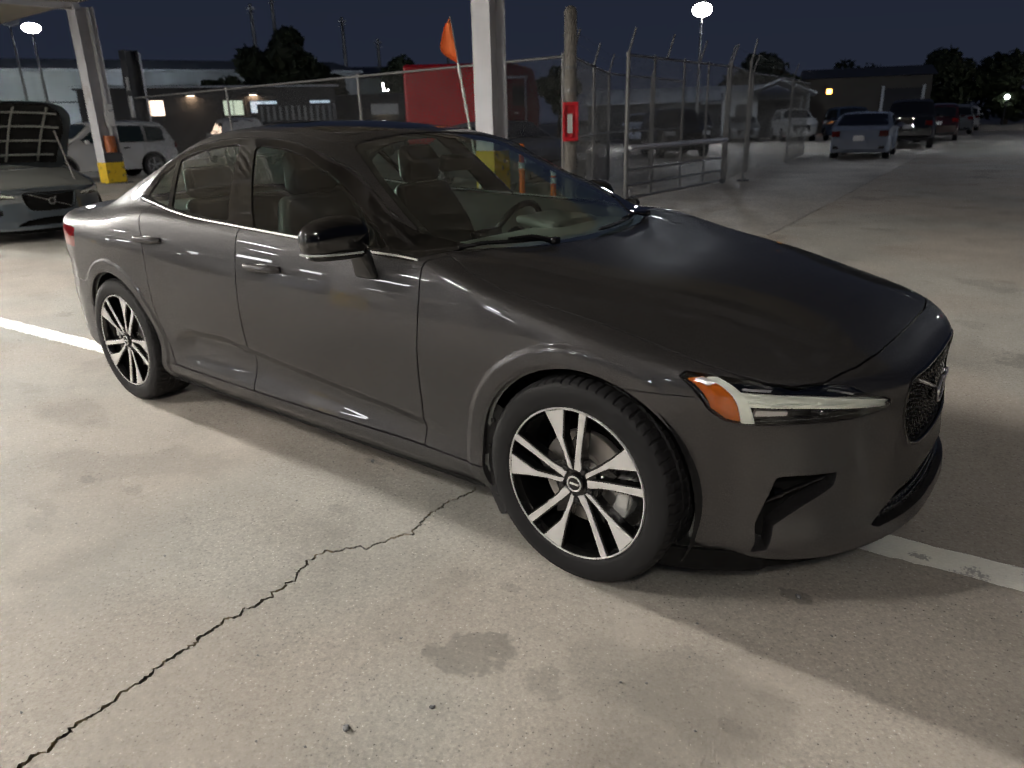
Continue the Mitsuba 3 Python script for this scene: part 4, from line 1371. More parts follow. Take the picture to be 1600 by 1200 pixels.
def cabin():
    for y, x in ((-.36, -1.62), (.36, -1.62)):
        seat(y, x, numbered(f"{BODY}__front_seat"))
    k = numbered(f"{BODY}__rear_bench")
    obj("seat_cushion", hullp([(-1.98, -.58, .50, .06), (-1.98, .58, .50, .06), (-2.42, -.58, .47, .06), (-2.42, .58, .47, .06)]), "seat_leather", k, smooth=45)
    obj("backrest", hullp([(-2.42, -.60, .55, .06), (-2.42, .60, .55, .06), (-2.62, -.52, 1.00, .05), (-2.62, .52, 1.00, .05)]), "seat_leather", k, smooth=45)
    for y in (-.40, .40):
        obj("headrest", hullp([(-2.63, y - .11, 1.09, .04), (-2.63, y + .11, 1.09, .04), (-2.66, y - .10, 1.17, .035), (-2.66, y + .10, 1.17, .035)]), "seat_leather", k, smooth=45)
    # dashboard, top pad running to the glass, binnacle, console
    prof = [(-.56, .62), (-.56, .895), (-.60, .915), (-.80, .925), (-.97, .915), (-1.03, .885), (-1.05, .80), (-1.00, .62)]
    obj("dashboard", prism(prof, -.665, .665, "y"), "dash_soft", BODY, smooth=30)
    obj("instrument_hood", hullp([(-.85, .22, .92, .03), (-.85, .52, .92, .03), (-1.06, .23, .945, .02), (-1.06, .51, .945, .02)]), "dash_soft", BODY, smooth=40)
    obj("centre_screen", moved(rbox(-.012, .012, -.10, .10, -.13, .13, .01), -1.055, 0, .80, ry=-.2), "gloss_black", BODY)
    obj("centre_console", rbox(-1.75, -1.02, -.11, .11, .30, .60, .03), "satin_black", BODY, smooth=40)
    ring = moved(trimesh.creation.torus(.18, .015, 48, 10), -1.20, .37, .84, ry=math.radians(-66))
    sw = numbered(f"{BODY}__steering_wheel")
    obj("ring", ring, "satin_black", sw, smooth=60)
    obj("spokes", cat([rod((-1.19, .37, .83), (-1.20, .20, .86), .018), rod((-1.19, .37, .83), (-1.20, .54, .86), .018), rod((-1.19, .37, .83), (-1.13, .37, .68), .018), moved(tc.icosphere(2, .06), -1.185, .37, .83)]), "satin_black", sw, smooth=50)
    # door cards up to the window sill
    for s in (-1, 1):
        pts = []
        for x in np.linspace(-2.45, -.60, 24):
            zt = float(np.interp(x, [-2.52, -2.085, -1.355, -.6], [1.03, .998, .972, .940]))
            pts.append([[x, s * (side_at(x, zt) - .022), zt], [x, s * (side_at(x, zt) - .075), zt + .004], [x, s * .775, .80], [x, s * .78, .25]])
        v = np.array(pts).reshape(-1, 3)
        f = []
        for i in range(23):
            for k2 in range(3):
                a = 4 * i + k2
                f += [[a, a + 4, a + 5], [a, a + 5, a + 1]]
        obj("door_lining", trimesh.Trimesh(v, f, process=False), "dash_soft", BODY, smooth=35)
    obj("cabin_floor", box(-2.4, -.45, -.78, .78, .20, .23), "void_black", BODY)
    obj("parcel_shelf", prism([(-2.60, .98), (-2.60, 1.0), (-3.25, 1.0), (-3.25, .98)], -.62, .62, "y"), "lining", BODY)
    m = hullp([(-1.235, -.09, 1.235, .018), (-1.235, .09, 1.235, .018), (-1.25, -.085, 1.195, .016), (-1.25, .085, 1.195, .016)])
    obj("inner_mirror", m, "gloss_black", BODY, smooth=40)


cabin()
# ---------------------------------------------------------------- fence, gate and what stands along them
def galv(p, n, uv):
    s = fbm(p.x * 5, p.y * 5, p.z * 3, 4)
    return mix((.15, .15, .15), (.23, .23, .226), s) * mi.Float(.9 + .2 * noise(p.x * 40, p.y * 40, p.z * 40))


plain("galvanised", proc(galv), .42, .5, metal=.35)
plain("galv_wire", (.20, .20, .195), .6, .4)
plain("red_paint", proc(lambda p, n, uv: mix((.66, .014, .026), (.52, .012, .020), fbm(p.x * 2, p.y * 2, p.z * 2, 4))), .35, .5)
plain("white_card", (.72, .72, .70), .5)
plain("orange_plastic", (.80, .17, .02), .5)
plain("reflective_white", (.80, .82, .78), .35)
mat("flag_cloth", type="twosided", bsdf={"type": "principled", "base_color": rgb(.90, .20, .05), "roughness": .8})


def wires(a, b, z0, z1, pitch=.075, r=.0019):
    """chain-link between two ground points: two sets of slanting wires with a woven kink"""
    a, b = np.asarray(a, float), np.asarray(b, float)
    L, H = np.linalg.norm(b - a), z1 - z0
    d = (b - a) / L
    nrm = np.array([-d[1], d[0]])
    v, f = [], []

    def seg(s0, h0, s1, h1, off):
        p, q = a + d * s0 + nrm * off, a + d * s1 + nrm * off
        k = len(v)
        e = np.array([h1 - h0, -(s1 - s0)]) / max(math.hypot(s1 - s0, h1 - h0), 1e-6) * r
        for (pt, h) in ((p, h0), (q, h1)):
            for t in range(3):
                c, s_ = math.cos(2.0944 * t), math.sin(2.0944 * t)
                v.append([pt[0] + d[0] * e[0] * c + nrm[0] * r * s_, pt[1] + d[1] * e[0] * c + nrm[1] * r * s_, z0 + h + e[1] * c])
        for t in range(3):
            u = (t + 1) % 3
            f.extend([[k + t, k + u, k + 3 + u], [k + t, k + 3 + u, k + 3 + t]])
    n = int((L + H) / pitch)
    for i in range(n):
        c = i * pitch
        s0, h0 = (c, 0.0) if c <= L else (L, c - L)
        s1, h1 = (c - H, H) if c >= H else (0.0, c)
        seg(s0, h0, s1, h1, .002)
        seg(L - s0, h0, L - s1, h1, -.002)
    return trimesh.Trimesh(v, f, process=False)


def fence_run(name, label, pts, h, post_gap=3.0, barbed=True, category="fence", group=None, base=.05, rails=(1.0,), arm=.42):
    k = thing(name, label, category, group)
    pts = np.asarray(pts, float)
    mesh, posts, wire = [], 0, []
    for a, b in zip(pts[:-1], pts[1:]):
        mesh.append(wires(a, b, base, h))
        L = np.linalg.norm(b - a)
        m = max(1, int(round(L / post_gap)))
        for i in range(m + (b is pts[-1])):
            q = a + (b - a) * min(1, i / m)
            obj("post", rod((q[0], q[1], 0), (q[0], q[1], h + .06), .032, 10), "galvanised", k, smooth=60)
            if barbed:
                d = (b - a) / L
                o = np.array([d[1], -d[0]]) * .12
                obj("barb_arm", rod((q[0], q[1], h + .03), (q[0] + o[0], q[1] + o[1], h + arm), .017, 6), "galvanised", k, smooth=60)
        for r in rails:
            obj("rail", rod((*a, base + (h - base) * r), (*b, base + (h - base) * r), .024, 10), "galvanised", k, smooth=60)
        if barbed:
            d = (b - a) / L
            o = np.array([d[1], -d[0]]) * .12
            for t in (.45, .8):
                wire.append(rod((*(a + o * t), h + .03 + (arm - .03) * t), (*(b + o * t), h + .03 + (arm - .03) * t), .003, 4))
    tag(obj("chain_link", cat(mesh), "galv_wire", k), kind="stuff")
    if wire:
        tag(obj("barbed_wire", cat(wire), "galv_wire", k), kind="stuff")
    return k


fence_run("chain_link_fence", "long chain-link fence with grey top rail running behind the sedan to the left", [(-6.55, 8.60), (-23.2, 9.42)], 2.42, 5.15, barbed=False, rails=(1.0,))
gp = thing("gate_post", "thick round grey gate post with a red extinguisher box on it", "post")
obj("pipe", cat([rod((-6.30, 8.45, 0), (-6.30, 8.45, 3.05), .105, 24)]), "concrete", gp, smooth=50)
cap = moved(tc.icosphere(3, .105), -6.30, 8.45, 3.05)
obj("cap", cap, "concrete", gp, smooth=True)
obj("clamp", cat([rod((-6.30, 8.45, z), (-6.30, 8.45, z + .05), .115, 20) for z in (.55, 1.85, 2.2)]), "galvanised", gp, smooth=50)
for i, z in enumerate((2.72, 2.45, 2.2, 1.95)):
    obj("tie", rod((-6.43, 8.40, z), (-6.18, 8.40, z - .03), .008, 6), "galvanised", gp)
# the red cabinet hangs on the post, facing the viewer
ex = thing("extinguisher_cabinet", "red extinguisher cabinet with white card hung on the thick gate post", "cabinet")
cx, cy, rz = -6.20, 8.29, math.radians(-50)
P = dict(to_world=T(place(cx, cy, 0, rz + math.pi / 2)))
obj("frame", cat([rbox(-.13, .13, -.09, -.02, 1.07, 1.13, .01), rbox(-.13, .13, -.09, -.02, 1.63, 1.69, .01), rbox(-.13, -.085, -.09, -.02, 1.07, 1.69, .01), rbox(.085, .13, -.09, -.02, 1.07, 1.69, .01), box(-.12, .12, -.02, .0, 1.08, 1.68)]), "red_paint", ex, **P)
obj("extinguisher", cat([rod((0.02, -.05, 1.14), (0.02, -.05, 1.46), .035, 14), rod((.02, -.05, 1.46), (.02, -.05, 1.52), .012, 8)]), "red_paint", ex, smooth=50, **P)
obj("card", box(-.055, .03, -.094, -.090, 1.20, 1.50), "white_card", ex, **P)

gate = thing("sliding_gate", "chain-link gate with pale waist-high rail standing right of the thick post", "gate")
ga, gb = np.array([-5.55, 9.05]), np.array([-5.70, 13.55])
obj("chain_link", wires(ga, gb, .08, 2.40), "galv_wire", gate)
tag(gate + "__chain_link", kind="stuff")
for t, r in ((0, .038), (.22, .022), (.5, .022), (.76, .022), (1, .034)):
    q = ga + (gb - ga) * t
    obj("upright", rod((*q, .05), (*q, 2.44), r, 10), "galvanised", gate, smooth=60)
for z, r in ((2.40, .022), (.56, .020), (.30, .020), (.08, .026)):
    obj("rail", rod((*ga, z), (*gb, z), r, 10), "galvanised", gate, smooth=60)
n_ = np.array([.06, 0])
br = obj("waist_rail", cat([tube(np.array([[*(ga + n_), .93], [*(gb + n_), .93]]), .045, 4)]), "steel_paint", gate)
labels[br] = {"label": "pale square rail across the gate at waist height"}
for t in (.03, .97):
    q = ga + (gb - ga) * t + n_
    obj("roller", moved(lathe([(.0, -.02), (.055, -.02), (.06, 0), (.055, .02), (.0, .02)], 20, "x"), q[0], q[1], .065), "dark_steel", gate, smooth=40)
for t in (0, .33, .66, 1):
    q = ga + (gb - ga) * t
    obj("barb_arm", rod((*q, 2.42), (q[0] + .10, q[1] + .05, 2.80), .016, 6), "galvanised", gate)
fence_run("gate_fence", "chain-link fence with barbed wire running away right of the gate", [(-5.75, 13.8), (-6.5, 17.0), (-7.0, 21.5), (-7.9, 26.0)], 2.42, 3.6, rails=(1.0,))
fence_run("yard_fence", "chain-link fence with barbed wire behind the gate", [(-6.45, 8.75), (-8.6, 13.5), (-9.3, 19.0)], 2.42, 3.0, rails=(1.0, .45))
for x, y, w in ((-5.55, 14.4, "only"),):
    k = thing("bollard_post", "slim grey pipe post just right of the gate", "post")
    obj("pipe", rod((x, y, 0), (x, y, 2.55), .030, 12), "galvanised", k, smooth=60)
    obj("arm", rod((x, y, 2.5), (x + .12, y - .05, 2.95), .018, 6), "galvanised", k)
    obj("foot", box(x - .1, x + .1, y - .1, y + .1, 0, .03), "dark_steel", k)

# delineators and the flag on its whip
def delineator(x, y, h, label):
    k = thing("delineator_post", label, "traffic post", "orange posts beyond the sedan")
    obj("tube", cat([lathe([(.0, h), (.03, h), (.045, h - .02), (.05, .05), (.05, .0)], 24, "z")]), "orange_plastic", k, smooth=40, to_world=T().translate([x, y, .0]))
    for z in (h * .62, h * .84):
        obj("reflective_band", moved(lathe([(.0515, 0), (.0515, .10)], 24, "z"), x, y, z), "reflective_white", k, smooth=40)
    obj("foot", moved(lathe([(.0, .05), (.06, .05), (.19, .02), (.20, 0)], 24, "z"), x, y, 0), "dark_steel", k, smooth=40)


delineator(-6.80, 7.72, 1.05, "tall orange post with white bands beside the yellow column guard, seen through the windscreen")
delineator(-6.45, 8.15, .62, "short orange post right of the taller one, seen through the windscreen")
fl = thing("flag_whip", "orange pennant on a leaning white whip in front of the red truck", "flag")
b0, b1 = np.array([-7.15, 7.12, .0]), np.array([-7.52, 6.88, 2.98])
obj("pole", cat([tube(np.array([b0 + (b1 - b0) * t for t in np.linspace(0, 1, 8)]), np.linspace(.022, .012, 8), 10)]), "reflective_white", fl, smooth=60)
for t in (.52, .60, .70):
    obj("sleeve", rod(b0 + (b1 - b0) * t, b0 + (b1 - b0) * (t + .05), .026, 10), "white_card", fl, smooth=60)
fv = []
for i in range(9):
    s = i / 8
    fv.append([[-8.62 - .21 * s, 7.52 - .13 * s + .03 * math.sin(6 * s), 2.62 - .0 - .03 * s + .0], [-8.60 - .21 * s * .9, 7.53 - .13 * s + .03 * math.sin(6 * s + .6), 2.18 + .10 * s]])
# a pennant hanging from the top of the pole, folded on itself
top, foot = b1, b0 + (b1 - b0) * .79
grid = []
for j in range(13):
    t = j / 12
    a = top + (foot - top) * t
    wdt = .22 * (1 - abs(2 * t - 1) ** 2) ** .5 if 0 < t < 1 else .0
    wdt = np.interp(t, [0, .1, .62, .8, 1], [.02, .10, .24, .20, .0])
    for i in range(9):
        s = i / 8
        grid.append(a + np.array([-.78, -.62, 0]) * wdt * s + np.array([.5, -.8, 0]) * .035 * math.sin(5.5 * s + 2 * t) + [0, 0, -.05 * s])
gv = np.array(grid)
gf = [[9 * j + i, 9 * j + i + 1, 9 * j + i + 10] for j in range(12) for i in range(8)] + [[9 * j + i, 9 * j + i + 10, 9 * j + i + 9] for j in range(12) for i in range(8)]
obj("pennant", trimesh.Trimesh(gv, gf, process=False), "flag_cloth", fl, smooth=60)
obj("base", moved(lathe([(.0, .08), (.05, .08), (.16, .03), (.18, 0)], 20, "z"), *b0), "dark_steel", fl, smooth=40)
# ---------------------------------------------------------------- parked vehicles
def car_paint(name, c, c2=None, rough=.3):
    gloss(name, c, 1.7)


car_paint("paint_white", (.70, .70, .70))
car_paint("paint_silver", (.38, .42, .50))
car_paint("paint_black", (.015, .015, .017))
car_paint("paint_maroon", (.028, .006, .007))
car_paint("paint_grey", (.16, .17, .18))
car_paint("paint_blue", (.03, .05, .09))
car_paint("paint_red", (.36, .010, .014))
car_paint("paint_maroon2", (.16, .010, .022))
gloss("tinted", (.006, .008, .009), 1.6)
gloss("tinted_pale", (.04, .06, .056), 1.6)
plain("wheel_silver", (.42, .42, .43), .35, .5, metal=.6)
gloss("tail_red", (.14, .006, .006), 1.5)
gloss("head_clear", (.55, .57, .6), 1.5)
plain("plate_white", (.66, .67, .68), .5)

# side profiles: x forward from the rear bumper, z up
KINDS = {
    "sedan": dict(L=4.8, W=.91, belt=.93, wheels=(1.02, 3.84), r=.33, body=[(.02, .32), (.0, .62), (.06, .92), (.55, 1.00), (.62, 1.005), (1.42, 1.40), (2.0, 1.46), (2.6, 1.45), (3.35, 1.06), (3.5, 1.0), (4.3, .88), (4.68, .74), (4.79, .62), (4.80, .34), (4.74, .22), (.12, .22)],
                  side=[[(1.0, 1.02), (1.55, 1.36), (2.02, 1.40), (2.06, .99), (1.2, .98)], [(2.12, .99), (2.08, 1.40), (2.58, 1.39), (3.18, 1.06), (3.05, .98)]], rear=[(.68, 1.03), (1.38, 1.385)], front=[(3.32, 1.08), (2.66, 1.43)]),
    "suv": dict(L=4.9, W=.95, belt=1.08, wheels=(1.0, 3.85), r=.38, body=[(.04, .42), (.0, .75), (.04, 1.08), (.30, 1.62), (.46, 1.74), (1.2, 1.80), (2.4, 1.79), (2.75, 1.74), (3.45, 1.22), (3.6, 1.14), (4.55, 1.04), (4.80, .92), (4.90, .70), (4.90, .40), (4.82, .28), (.14, .28)],
                side=[[(.42, 1.14), (.55, 1.62), (1.12, 1.68), (1.15, 1.13)], [(1.22, 1.13), (1.20, 1.68), (2.05, 1.70), (2.08, 1.13)], [(2.15, 1.13), (2.13, 1.70), (2.66, 1.66), (3.22, 1.24), (3.1, 1.13)]], rear=[(.08, 1.16), (.29, 1.60)], front=[(3.40, 1.27), (2.84, 1.69)]),
    "pickup": dict(L=5.8, W=.99, belt=1.16, wheels=(1.15, 4.75), r=.41, body=[(.03, .50), (.0, .80), (.02, 1.24), (1.72, 1.26), (1.78, 1.30), (1.95, 1.84), (2.2, 1.93), (3.3, 1.93), (3.5, 1.88), (4.10, 1.30), (4.25, 1.25), (5.55, 1.16), (5.74, 1.02), (5.80, .78), (5.80, .46), (5.70, .36), (.12, .40)],
                   side=[[(2.02, 1.30), (2.10, 1.78), (2.75, 1.80), (2.78, 1.26)], [(2.86, 1.26), (2.84, 1.80), (3.42, 1.78), (3.88, 1.36), (3.75, 1.26)]], rear=[(1.83, 1.36), (1.95, 1.80)], front=[(4.05, 1.36), (3.55, 1.84)]),
}


def generic_car(kind, paint, M, label, cat_="car", group="cars parked in the lot", glass="tinted", lit=None, detail=True):
    K = KINDS[kind]
    L, W = K["L"], K["W"]
    P = dict(to_world=T(M))

    def width(x, z):
        plan = 1 - .16 * np.clip((x - L * .80) / (L * .20), 0, 1) ** 2.2 - .12 * np.clip((L * .16 - x) / (L * .16), 0, 1) ** 2.2
        tum = 1 - .34 * np.clip(z - K["belt"], 0, 2) ** 1.15 / .55 ** .15 - .10 * np.clip(.55 - z, 0, 1)
        return W * plan * tum

    def bend(m, grow=0.0):
        v = np.array(m.vertices)
        y = np.clip(v[:, 1], -1, 1)
        v[:, 1] = y * (width(v[:, 0], v[:, 2]) + grow)
        # crown across the body: ends and roof bow a little
        v[:, 0] += .10 * y ** 2 * np.where(v[:, 0] < L * .1, 1, 0) - .16 * y ** 2 * np.where(v[:, 0] > L * .94, 1, 0)
        v[:, 2] -= .05 * np.abs(y) ** 3 * (v[:, 2] > K["belt"] + .25)
        return trimesh.Trimesh(v, m.faces, process=False)
    k = thing(f"parked_{'sports_utility' if kind == 'suv' else kind}", label, cat_, group)
    poly = sg.Polygon(K["body"]).buffer(.05).buffer(-.09).buffer(.04)
    for wx in K["wheels"]:
        poly = poly.difference(sg.Point(wx, K["r"]).buffer(K["r"] + .06, 14))
    slabs = []
    ys = (-1, -.93, -.7, 0, .7, .93, 1)
    ring = np.array(sg.Polygon(poly.exterior.coords).segmentize(.3).exterior.coords)[:-1]
    n = len(ring)
    v, f = [], []
    for y in ys:
        ins = .035 if abs(y) == 1 else 0
        pr = np.array(sg.Polygon(ring).exterior.coords)[:-1]
        c = pr.mean(0)
        q = pr + ins * unit(c - pr) * [.6, 1.0]
        v += [[a, y, b] for a, b in q]
    for i in range(len(ys) - 1):
        for j in range(n):
            a, b, c2, d2 = i * n + j, i * n + (j + 1) % n, (i + 1) * n + (j + 1) % n, (i + 1) * n + j
            f += [[a, b, c2], [a, c2, d2]]
    capv, capf = tc.triangulate_polygon(sg.Polygon(np.array(v)[:n][:, [0, 2]]), engine="earcut")
    base = len(v)
    v += [[a, -1, b] for a, b in capv] + [[a, 1, b] for a, b in capv]
    f += [list(t) for t in capf + base] + [list(t[::-1]) for t in capf + base + len(capv)]
    shell = trimesh.Trimesh(v, f, process=False)
    shell = bend(shell)
    if shell.volume < 0:
        shell.invert()
    obj("body", shell, paint, k, smooth=24, **P)
    for s in (-1, 1):
        for i, w in enumerate(K["side"]):
            g = np.array(sg.Polygon(w).buffer(-.01).segmentize(.2).exterior.coords)[:-1]
            tv, tf = tc.triangulate_polygon(sg.Polygon(g), engine="earcut")
            m = bend(trimesh.Trimesh([[a, s * 1.0, b] for a, b in tv], tf, process=False), .008)
            obj("side_window", m, glass, k, **P)
    for name, (a, b) in (("rear_window", K["rear"]), ("windscreen", K["front"])):
        rows = []
        d = np.array(b) - a
        nn = np.array([-d[1], d[0]]) / np.linalg.norm(d)
        nn = nn * (1 if (nn[1] > 0) else -1)
        for t in np.linspace(0, 1, 5):
            q = np.array(a) + d * t + nn * .012
            rows.append([[q[0], y, q[1]] for y in np.linspace(-.86, .86, 9)])
        vv = np.array(rows).reshape(-1, 3)
        ff = [[9 * i + j, 9 * i + j + 1, 9 * i + j + 10] for i in range(4) for j in range(8)] + [[9 * i + j, 9 * i + j + 10, 9 * i + j + 9] for i in range(4) for j in range(8)]
        vv[:, 0] += .0
        obj(name, bend(trimesh.Trimesh(vv, ff, process=False), .0), glass, k, **P)
    for wx in K["wheels"]:
        for s in (-1, 1):
            y0 = s * (W - .03)
            tyre = lathe([(K["r"] * .62, y0), (K["r"] * .95, y0 + s * .012), (K["r"], y0 - s * .03), (K["r"], y0 - s * .20), (K["r"] * .6, y0 - s * .22)], 28)
            kk = obj("wheel", moved(tyre, wx, 0, K["r"]), "rubber", k, smooth=35, **P)
            if detail:
                rim = lathe([(.0, y0 - s * .03), (K["r"] * .2, y0 - s * .03), (K["r"] * .5, y0 - s * .04), (K["r"] * .64, y0 - s * .0)], 20)
                spk = [moved(box(-K["r"] * .05, K["r"] * .05, min(y0 - s * .03, y0 - s * .005), max(y0 - s * .03, y0 - s * .005), 0, K["r"] * .6), 0, 0, 0, ry=t) for t in np.arange(5) * 2 * np.pi / 5]
                obj("rim", moved(cat([lathe([(K["r"] * .56, y0 - s * .01), (K["r"] * .65, y0 + s * .002)], 24), *spk]), wx, 0, K["r"]), "wheel_silver", kk, **P)
                obj("wheel_disc", moved(rim, wx, 0, K["r"]), "satin_black", kk, smooth=40, **P)
    zt = dict(sedan=.80, suv=1.0, pickup=1.0)[kind]
    for s in (-1, 1):
        obj("tail_light", bend(moved(rbox(-.01, .10, .70, 1.0, zt - .10, zt + .08, .02), 0, 0, 0) if s > 0 else rbox(-.01, .10, -1.0, -.70, zt - .10, zt + .08, .02), .006), "tail_red", k, **P)
        hz = dict(sedan=.68, suv=.88, pickup=.95)[kind]
        obj("headlight", bend(rbox(L - .16, L + .012, min(s * .62, s * 1.0), max(s * .62, s * 1.0), hz - .07, hz + .08, .02), .006), "head_clear", k, **P)
        obj("door_mirror", cat([moved(superquad([0, 0, 0], [0, 1, 0], [0, 0, 1], [1, 0, 0], .11, .075, .06, sub=3), K["front"][0][0] - .32, s * (W + .10), K["belt"] + .08)]), paint, k, smooth=True, **P)
    if detail:
        gz = dict(sedan=(.42, .66), suv=(.55, .88), pickup=(.62, 1.0))[kind]
        obj("grille", bend(box(L - .12, L + .008, -.56, .56, *gz), .0), "plastic_black", k, **P)
        obj("rear_plate", box(-.014, -.004, -.16, .16, zt - .22, zt - .06), "plate_white", k, **P)
        obj("bumper_trim", cat([bend(box(-.015, .12, -.94, .94, .33, .42), .004), bend(box(L - .12, L + .012, -.94, .94, .30, .40), .004)]), "plastic_black", k, **P)
        for s in (-1, 1):
            hx = [w for q in K["side"] for w in q]
            for x in (K["wheels"][0] + .75, K["wheels"][0] + 1.65):
                obj("door_handle", bend(box(x, x + .2, s * 1.0 - .002 if s < 0 else .99, -.99 if s < 0 else 1.002, K["belt"] - .14, K["belt"] - .10), .02), "satin_black", k, **P)
    return k


def car_at(kind, paint, rear, heading, label, **kw):
    """rear = ground point under the middle of the rear bumper, heading in degrees"""
    return generic_car(kind, paint, place(rear[0], rear[1], 0, math.radians(heading)), label, **kw)


LOT = "cars parked along the far right lane"
car_at("sedan", "paint_silver", (-5.45, 23.5), 99, "silver sedan seen from behind, nearest of the row at the right", group=LOT)
car_at("pickup", "paint_black", (-5.8, 32.0), 99, "black pickup with a red tail lamp parked ahead of the silver sedan", cat_="pickup truck", group=LOT)
car_at("suv", "paint_maroon", (-6.3, 41.5), 99, "dark maroon car third in the row at the right", group=LOT)
car_at("suv", "paint_grey", (-7.1, 52.0), 99, "grey car fourth in the row at the right", group=LOT)
car_at("suv", "paint_white", (-8.2, 63.0), 99, "pale car farthest in the row at the right", group=LOT)
car_at("suv", "paint_white", (-24.9, 11.1), -90, "white car with large dark side windows behind the left column", group="cars beyond the fence", glass="tinted_pale")
YARD = "cars parked in the yard behind the gate"
yard = [("suv", "paint_silver", (-24.5, 44.0), -62, "pale car facing the gate beside a dark one"), ("suv", "paint_black", (-21.2, 45.0), -62, "black car in the middle of the yard row"), ("sedan", "paint_grey", (-18.6, 46.0), -62, "grey car low in the yard row, left of the white one"),
        ("suv", "paint_white", (-15.6, 46.2), -60, "white car with bright bumper at the right of the gate"), ("suv", "paint_blue", (-12.2, 45.2), -60, "dark car right of the white one under the gabled shelter"), ("sedan", "paint_black", (-9.3, 42.5), -62, "black car at the right end of the yard row"),
        ("sedan", "paint_grey", (-27.8, 42.6), -62, "grey car at the left end of the yard row, beside the red truck"), ("suv", "paint_black", (-14.5, 27.5), -50, "dark car with bright bonnet edge right behind the thick gate post")]
for kd, pt, q, h, lb in yard:
    car_at(kd, pt, q, h, lb, group=YARD)
FAR = "cars beyond the fence"
car_at("sedan", "paint_red", (-22.5, 20.8), 25, "red car with a curved dark roof left of the red truck", group=FAR)
car_at("suv", "paint_black", (-31.0, 18.5), 60, "dark car just above the sedan's roof beyond the fence", group=FAR)
car_at("sedan", "paint_grey", (-12.3, 12.0), -20, "grey car between the right column and the thick gate post", group=FAR)
car_at("pickup", "paint_white", (-27.0, 16.0), 160, "white pickup with a black bed cover beyond the fence", cat_="pickup truck", group=FAR)
for i, (x, y, h, kd, pt) in enumerate(((-10.0, -10.0, 88, "suv", "paint_white"), (-13.2, -10.2, 92, "sedan", "paint_silver"), (-16.4, -10.0, 90, "suv", "paint_grey"), (-6.6, -10.1, 89, "suv", "paint_black"), (-19.6, -10.0, 91, "sedan", "paint_black"), (-23.0, -10.0, 90, "pickup", "paint_white"))):
    car_at(kd, pt, (x, y - 4), h, f"{('white', 'silver', 'grey', 'black', 'black low', 'white long')[i]} vehicle in the row behind the viewer", group="cars parked behind the viewer", detail=False)

# the pale sedan with its bonnet up: same build as the grey one
car_paint("paint_pale", (.13, .155, .175))
V2 = "pale_sedan"
thing(V2, "pale blue-grey sedan with its bonnet raised at the left edge, facing the viewer", "car", None)
M2 = place(-11.10, 1.62, 0, math.radians(2))
KEEP = ("front_bumper", "fender", "front_door", "headlight", "grille", "bumper", "lower_grille", "body_side", "window", "windshield", "roof", "rocker", "front_wheel", "rear_wheel", "air_dam", "badge", "floor_pan", "wheel_housing", "rear_door", "inner_shell")
for key in [q for q in scene if q.startswith(BODY + "__")]:
    part = key[len(BODY) + 2:]
    if not part.startswith(KEEP) or part in ("grille_bars", "grille_studs") or "spoke_face" in part and "rear" in part:
        continue
    d = dict(scene[key])
    d["to_world"] = T(M2) @ T(d["to_world"]) if "to_world" in d else T(M2)
    if d["bsdf"].get("id") == "paint":
        d["bsdf"] = {"type": "ref", "id": "paint_pale"}
    scene[f"{V2}__{part}"] = d
    _taken.add(f"{V2}__{part}")
MH = M2 @ np.array(T().translate([-.52, 0, .93]).rotate([0, 1, 0], -58).translate([.52, 0, -.93]).matrix)
d = dict(scene[BODY + "__hood"])
d.update(to_world=T(MH), bsdf={"type": "ref", "id": "paint_pale"})
hk = f"{V2}__raised_bonnet"
scene[hk] = d
_taken.add(hk)
P = dict(to_world=T(MH))
v, f = [], []
xs_, ws_ = np.linspace(-.40, .655, 16), np.linspace(-.68, .68, 21)
for x in xs_:
    for w in ws_:
        ww = w * np.interp(x, [-.4, .2, .5, .66], [1, 1.02, .90, .62])
        v.append([x, ww, top_at(x, abs(ww)) - .035 + .012 * math.sin(9 * x) * math.sin(7 * ww)])
for i in range(15):
    for j in range(20):
        a = 21 * i + j
        f += [[a, a + 21, a + 22], [a, a + 22, a + 1]]
obj("liner", trimesh.Trimesh(v, f, process=False), "satin_black", hk, smooth=40, **P)
ribs = []
for x in (-.25, 0.0, .25, .5):
    ribs.append([[x, w * np.interp(x, [-.4, .2, .5, .66], [1, 1.02, .88, .62]), top_at(x, abs(w)) - .045] for w in np.linspace(-.62, .62, 12)])
for w in (-.42, 0, .42):
    ribs.append([[x, w, top_at(x, abs(w)) - .045] for x in np.linspace(-.36, .60, 10)])
for r_ in ribs:
    obj("rib", tube(np.array(r_), .018, 6), "trim_grey", hk, smooth=60, **P)
P = dict(to_world=T(M2))
obj("engine_cover", rbox(-.30, .42, -.36, .30, .55, .72, .05), "dash_soft", V2, smooth=40, **P)
obj("engine_bay", cat([box(-.45, .66, -.62, .62, .40, .45), rbox(-.2, .35, .38, .60, .5, .70, .03), rbox(-.35, .0, -.62, -.42, .5, .74, .03), rod((.45, -.5, .68), (.45, .5, .68), .03)]), "satin_black", V2, **P)
obj("bonnet_stay", rod((.3, .60, .66), (.02, .56, 1.45), .012), "steel", V2, **P)
# ---------------------------------------------------------------- buildings, trees, lamps in the distance
def wall_sheet(p, n, uv):
    s = fbm(p.x * .3, p.y * .3, p.z * .5, 4)
    return mix((.26, .28, .29), (.34, .36, .37), s) * mi.Float(.92 + .16 * noise(p.x * 3, p.y * 3, p.z * .4))


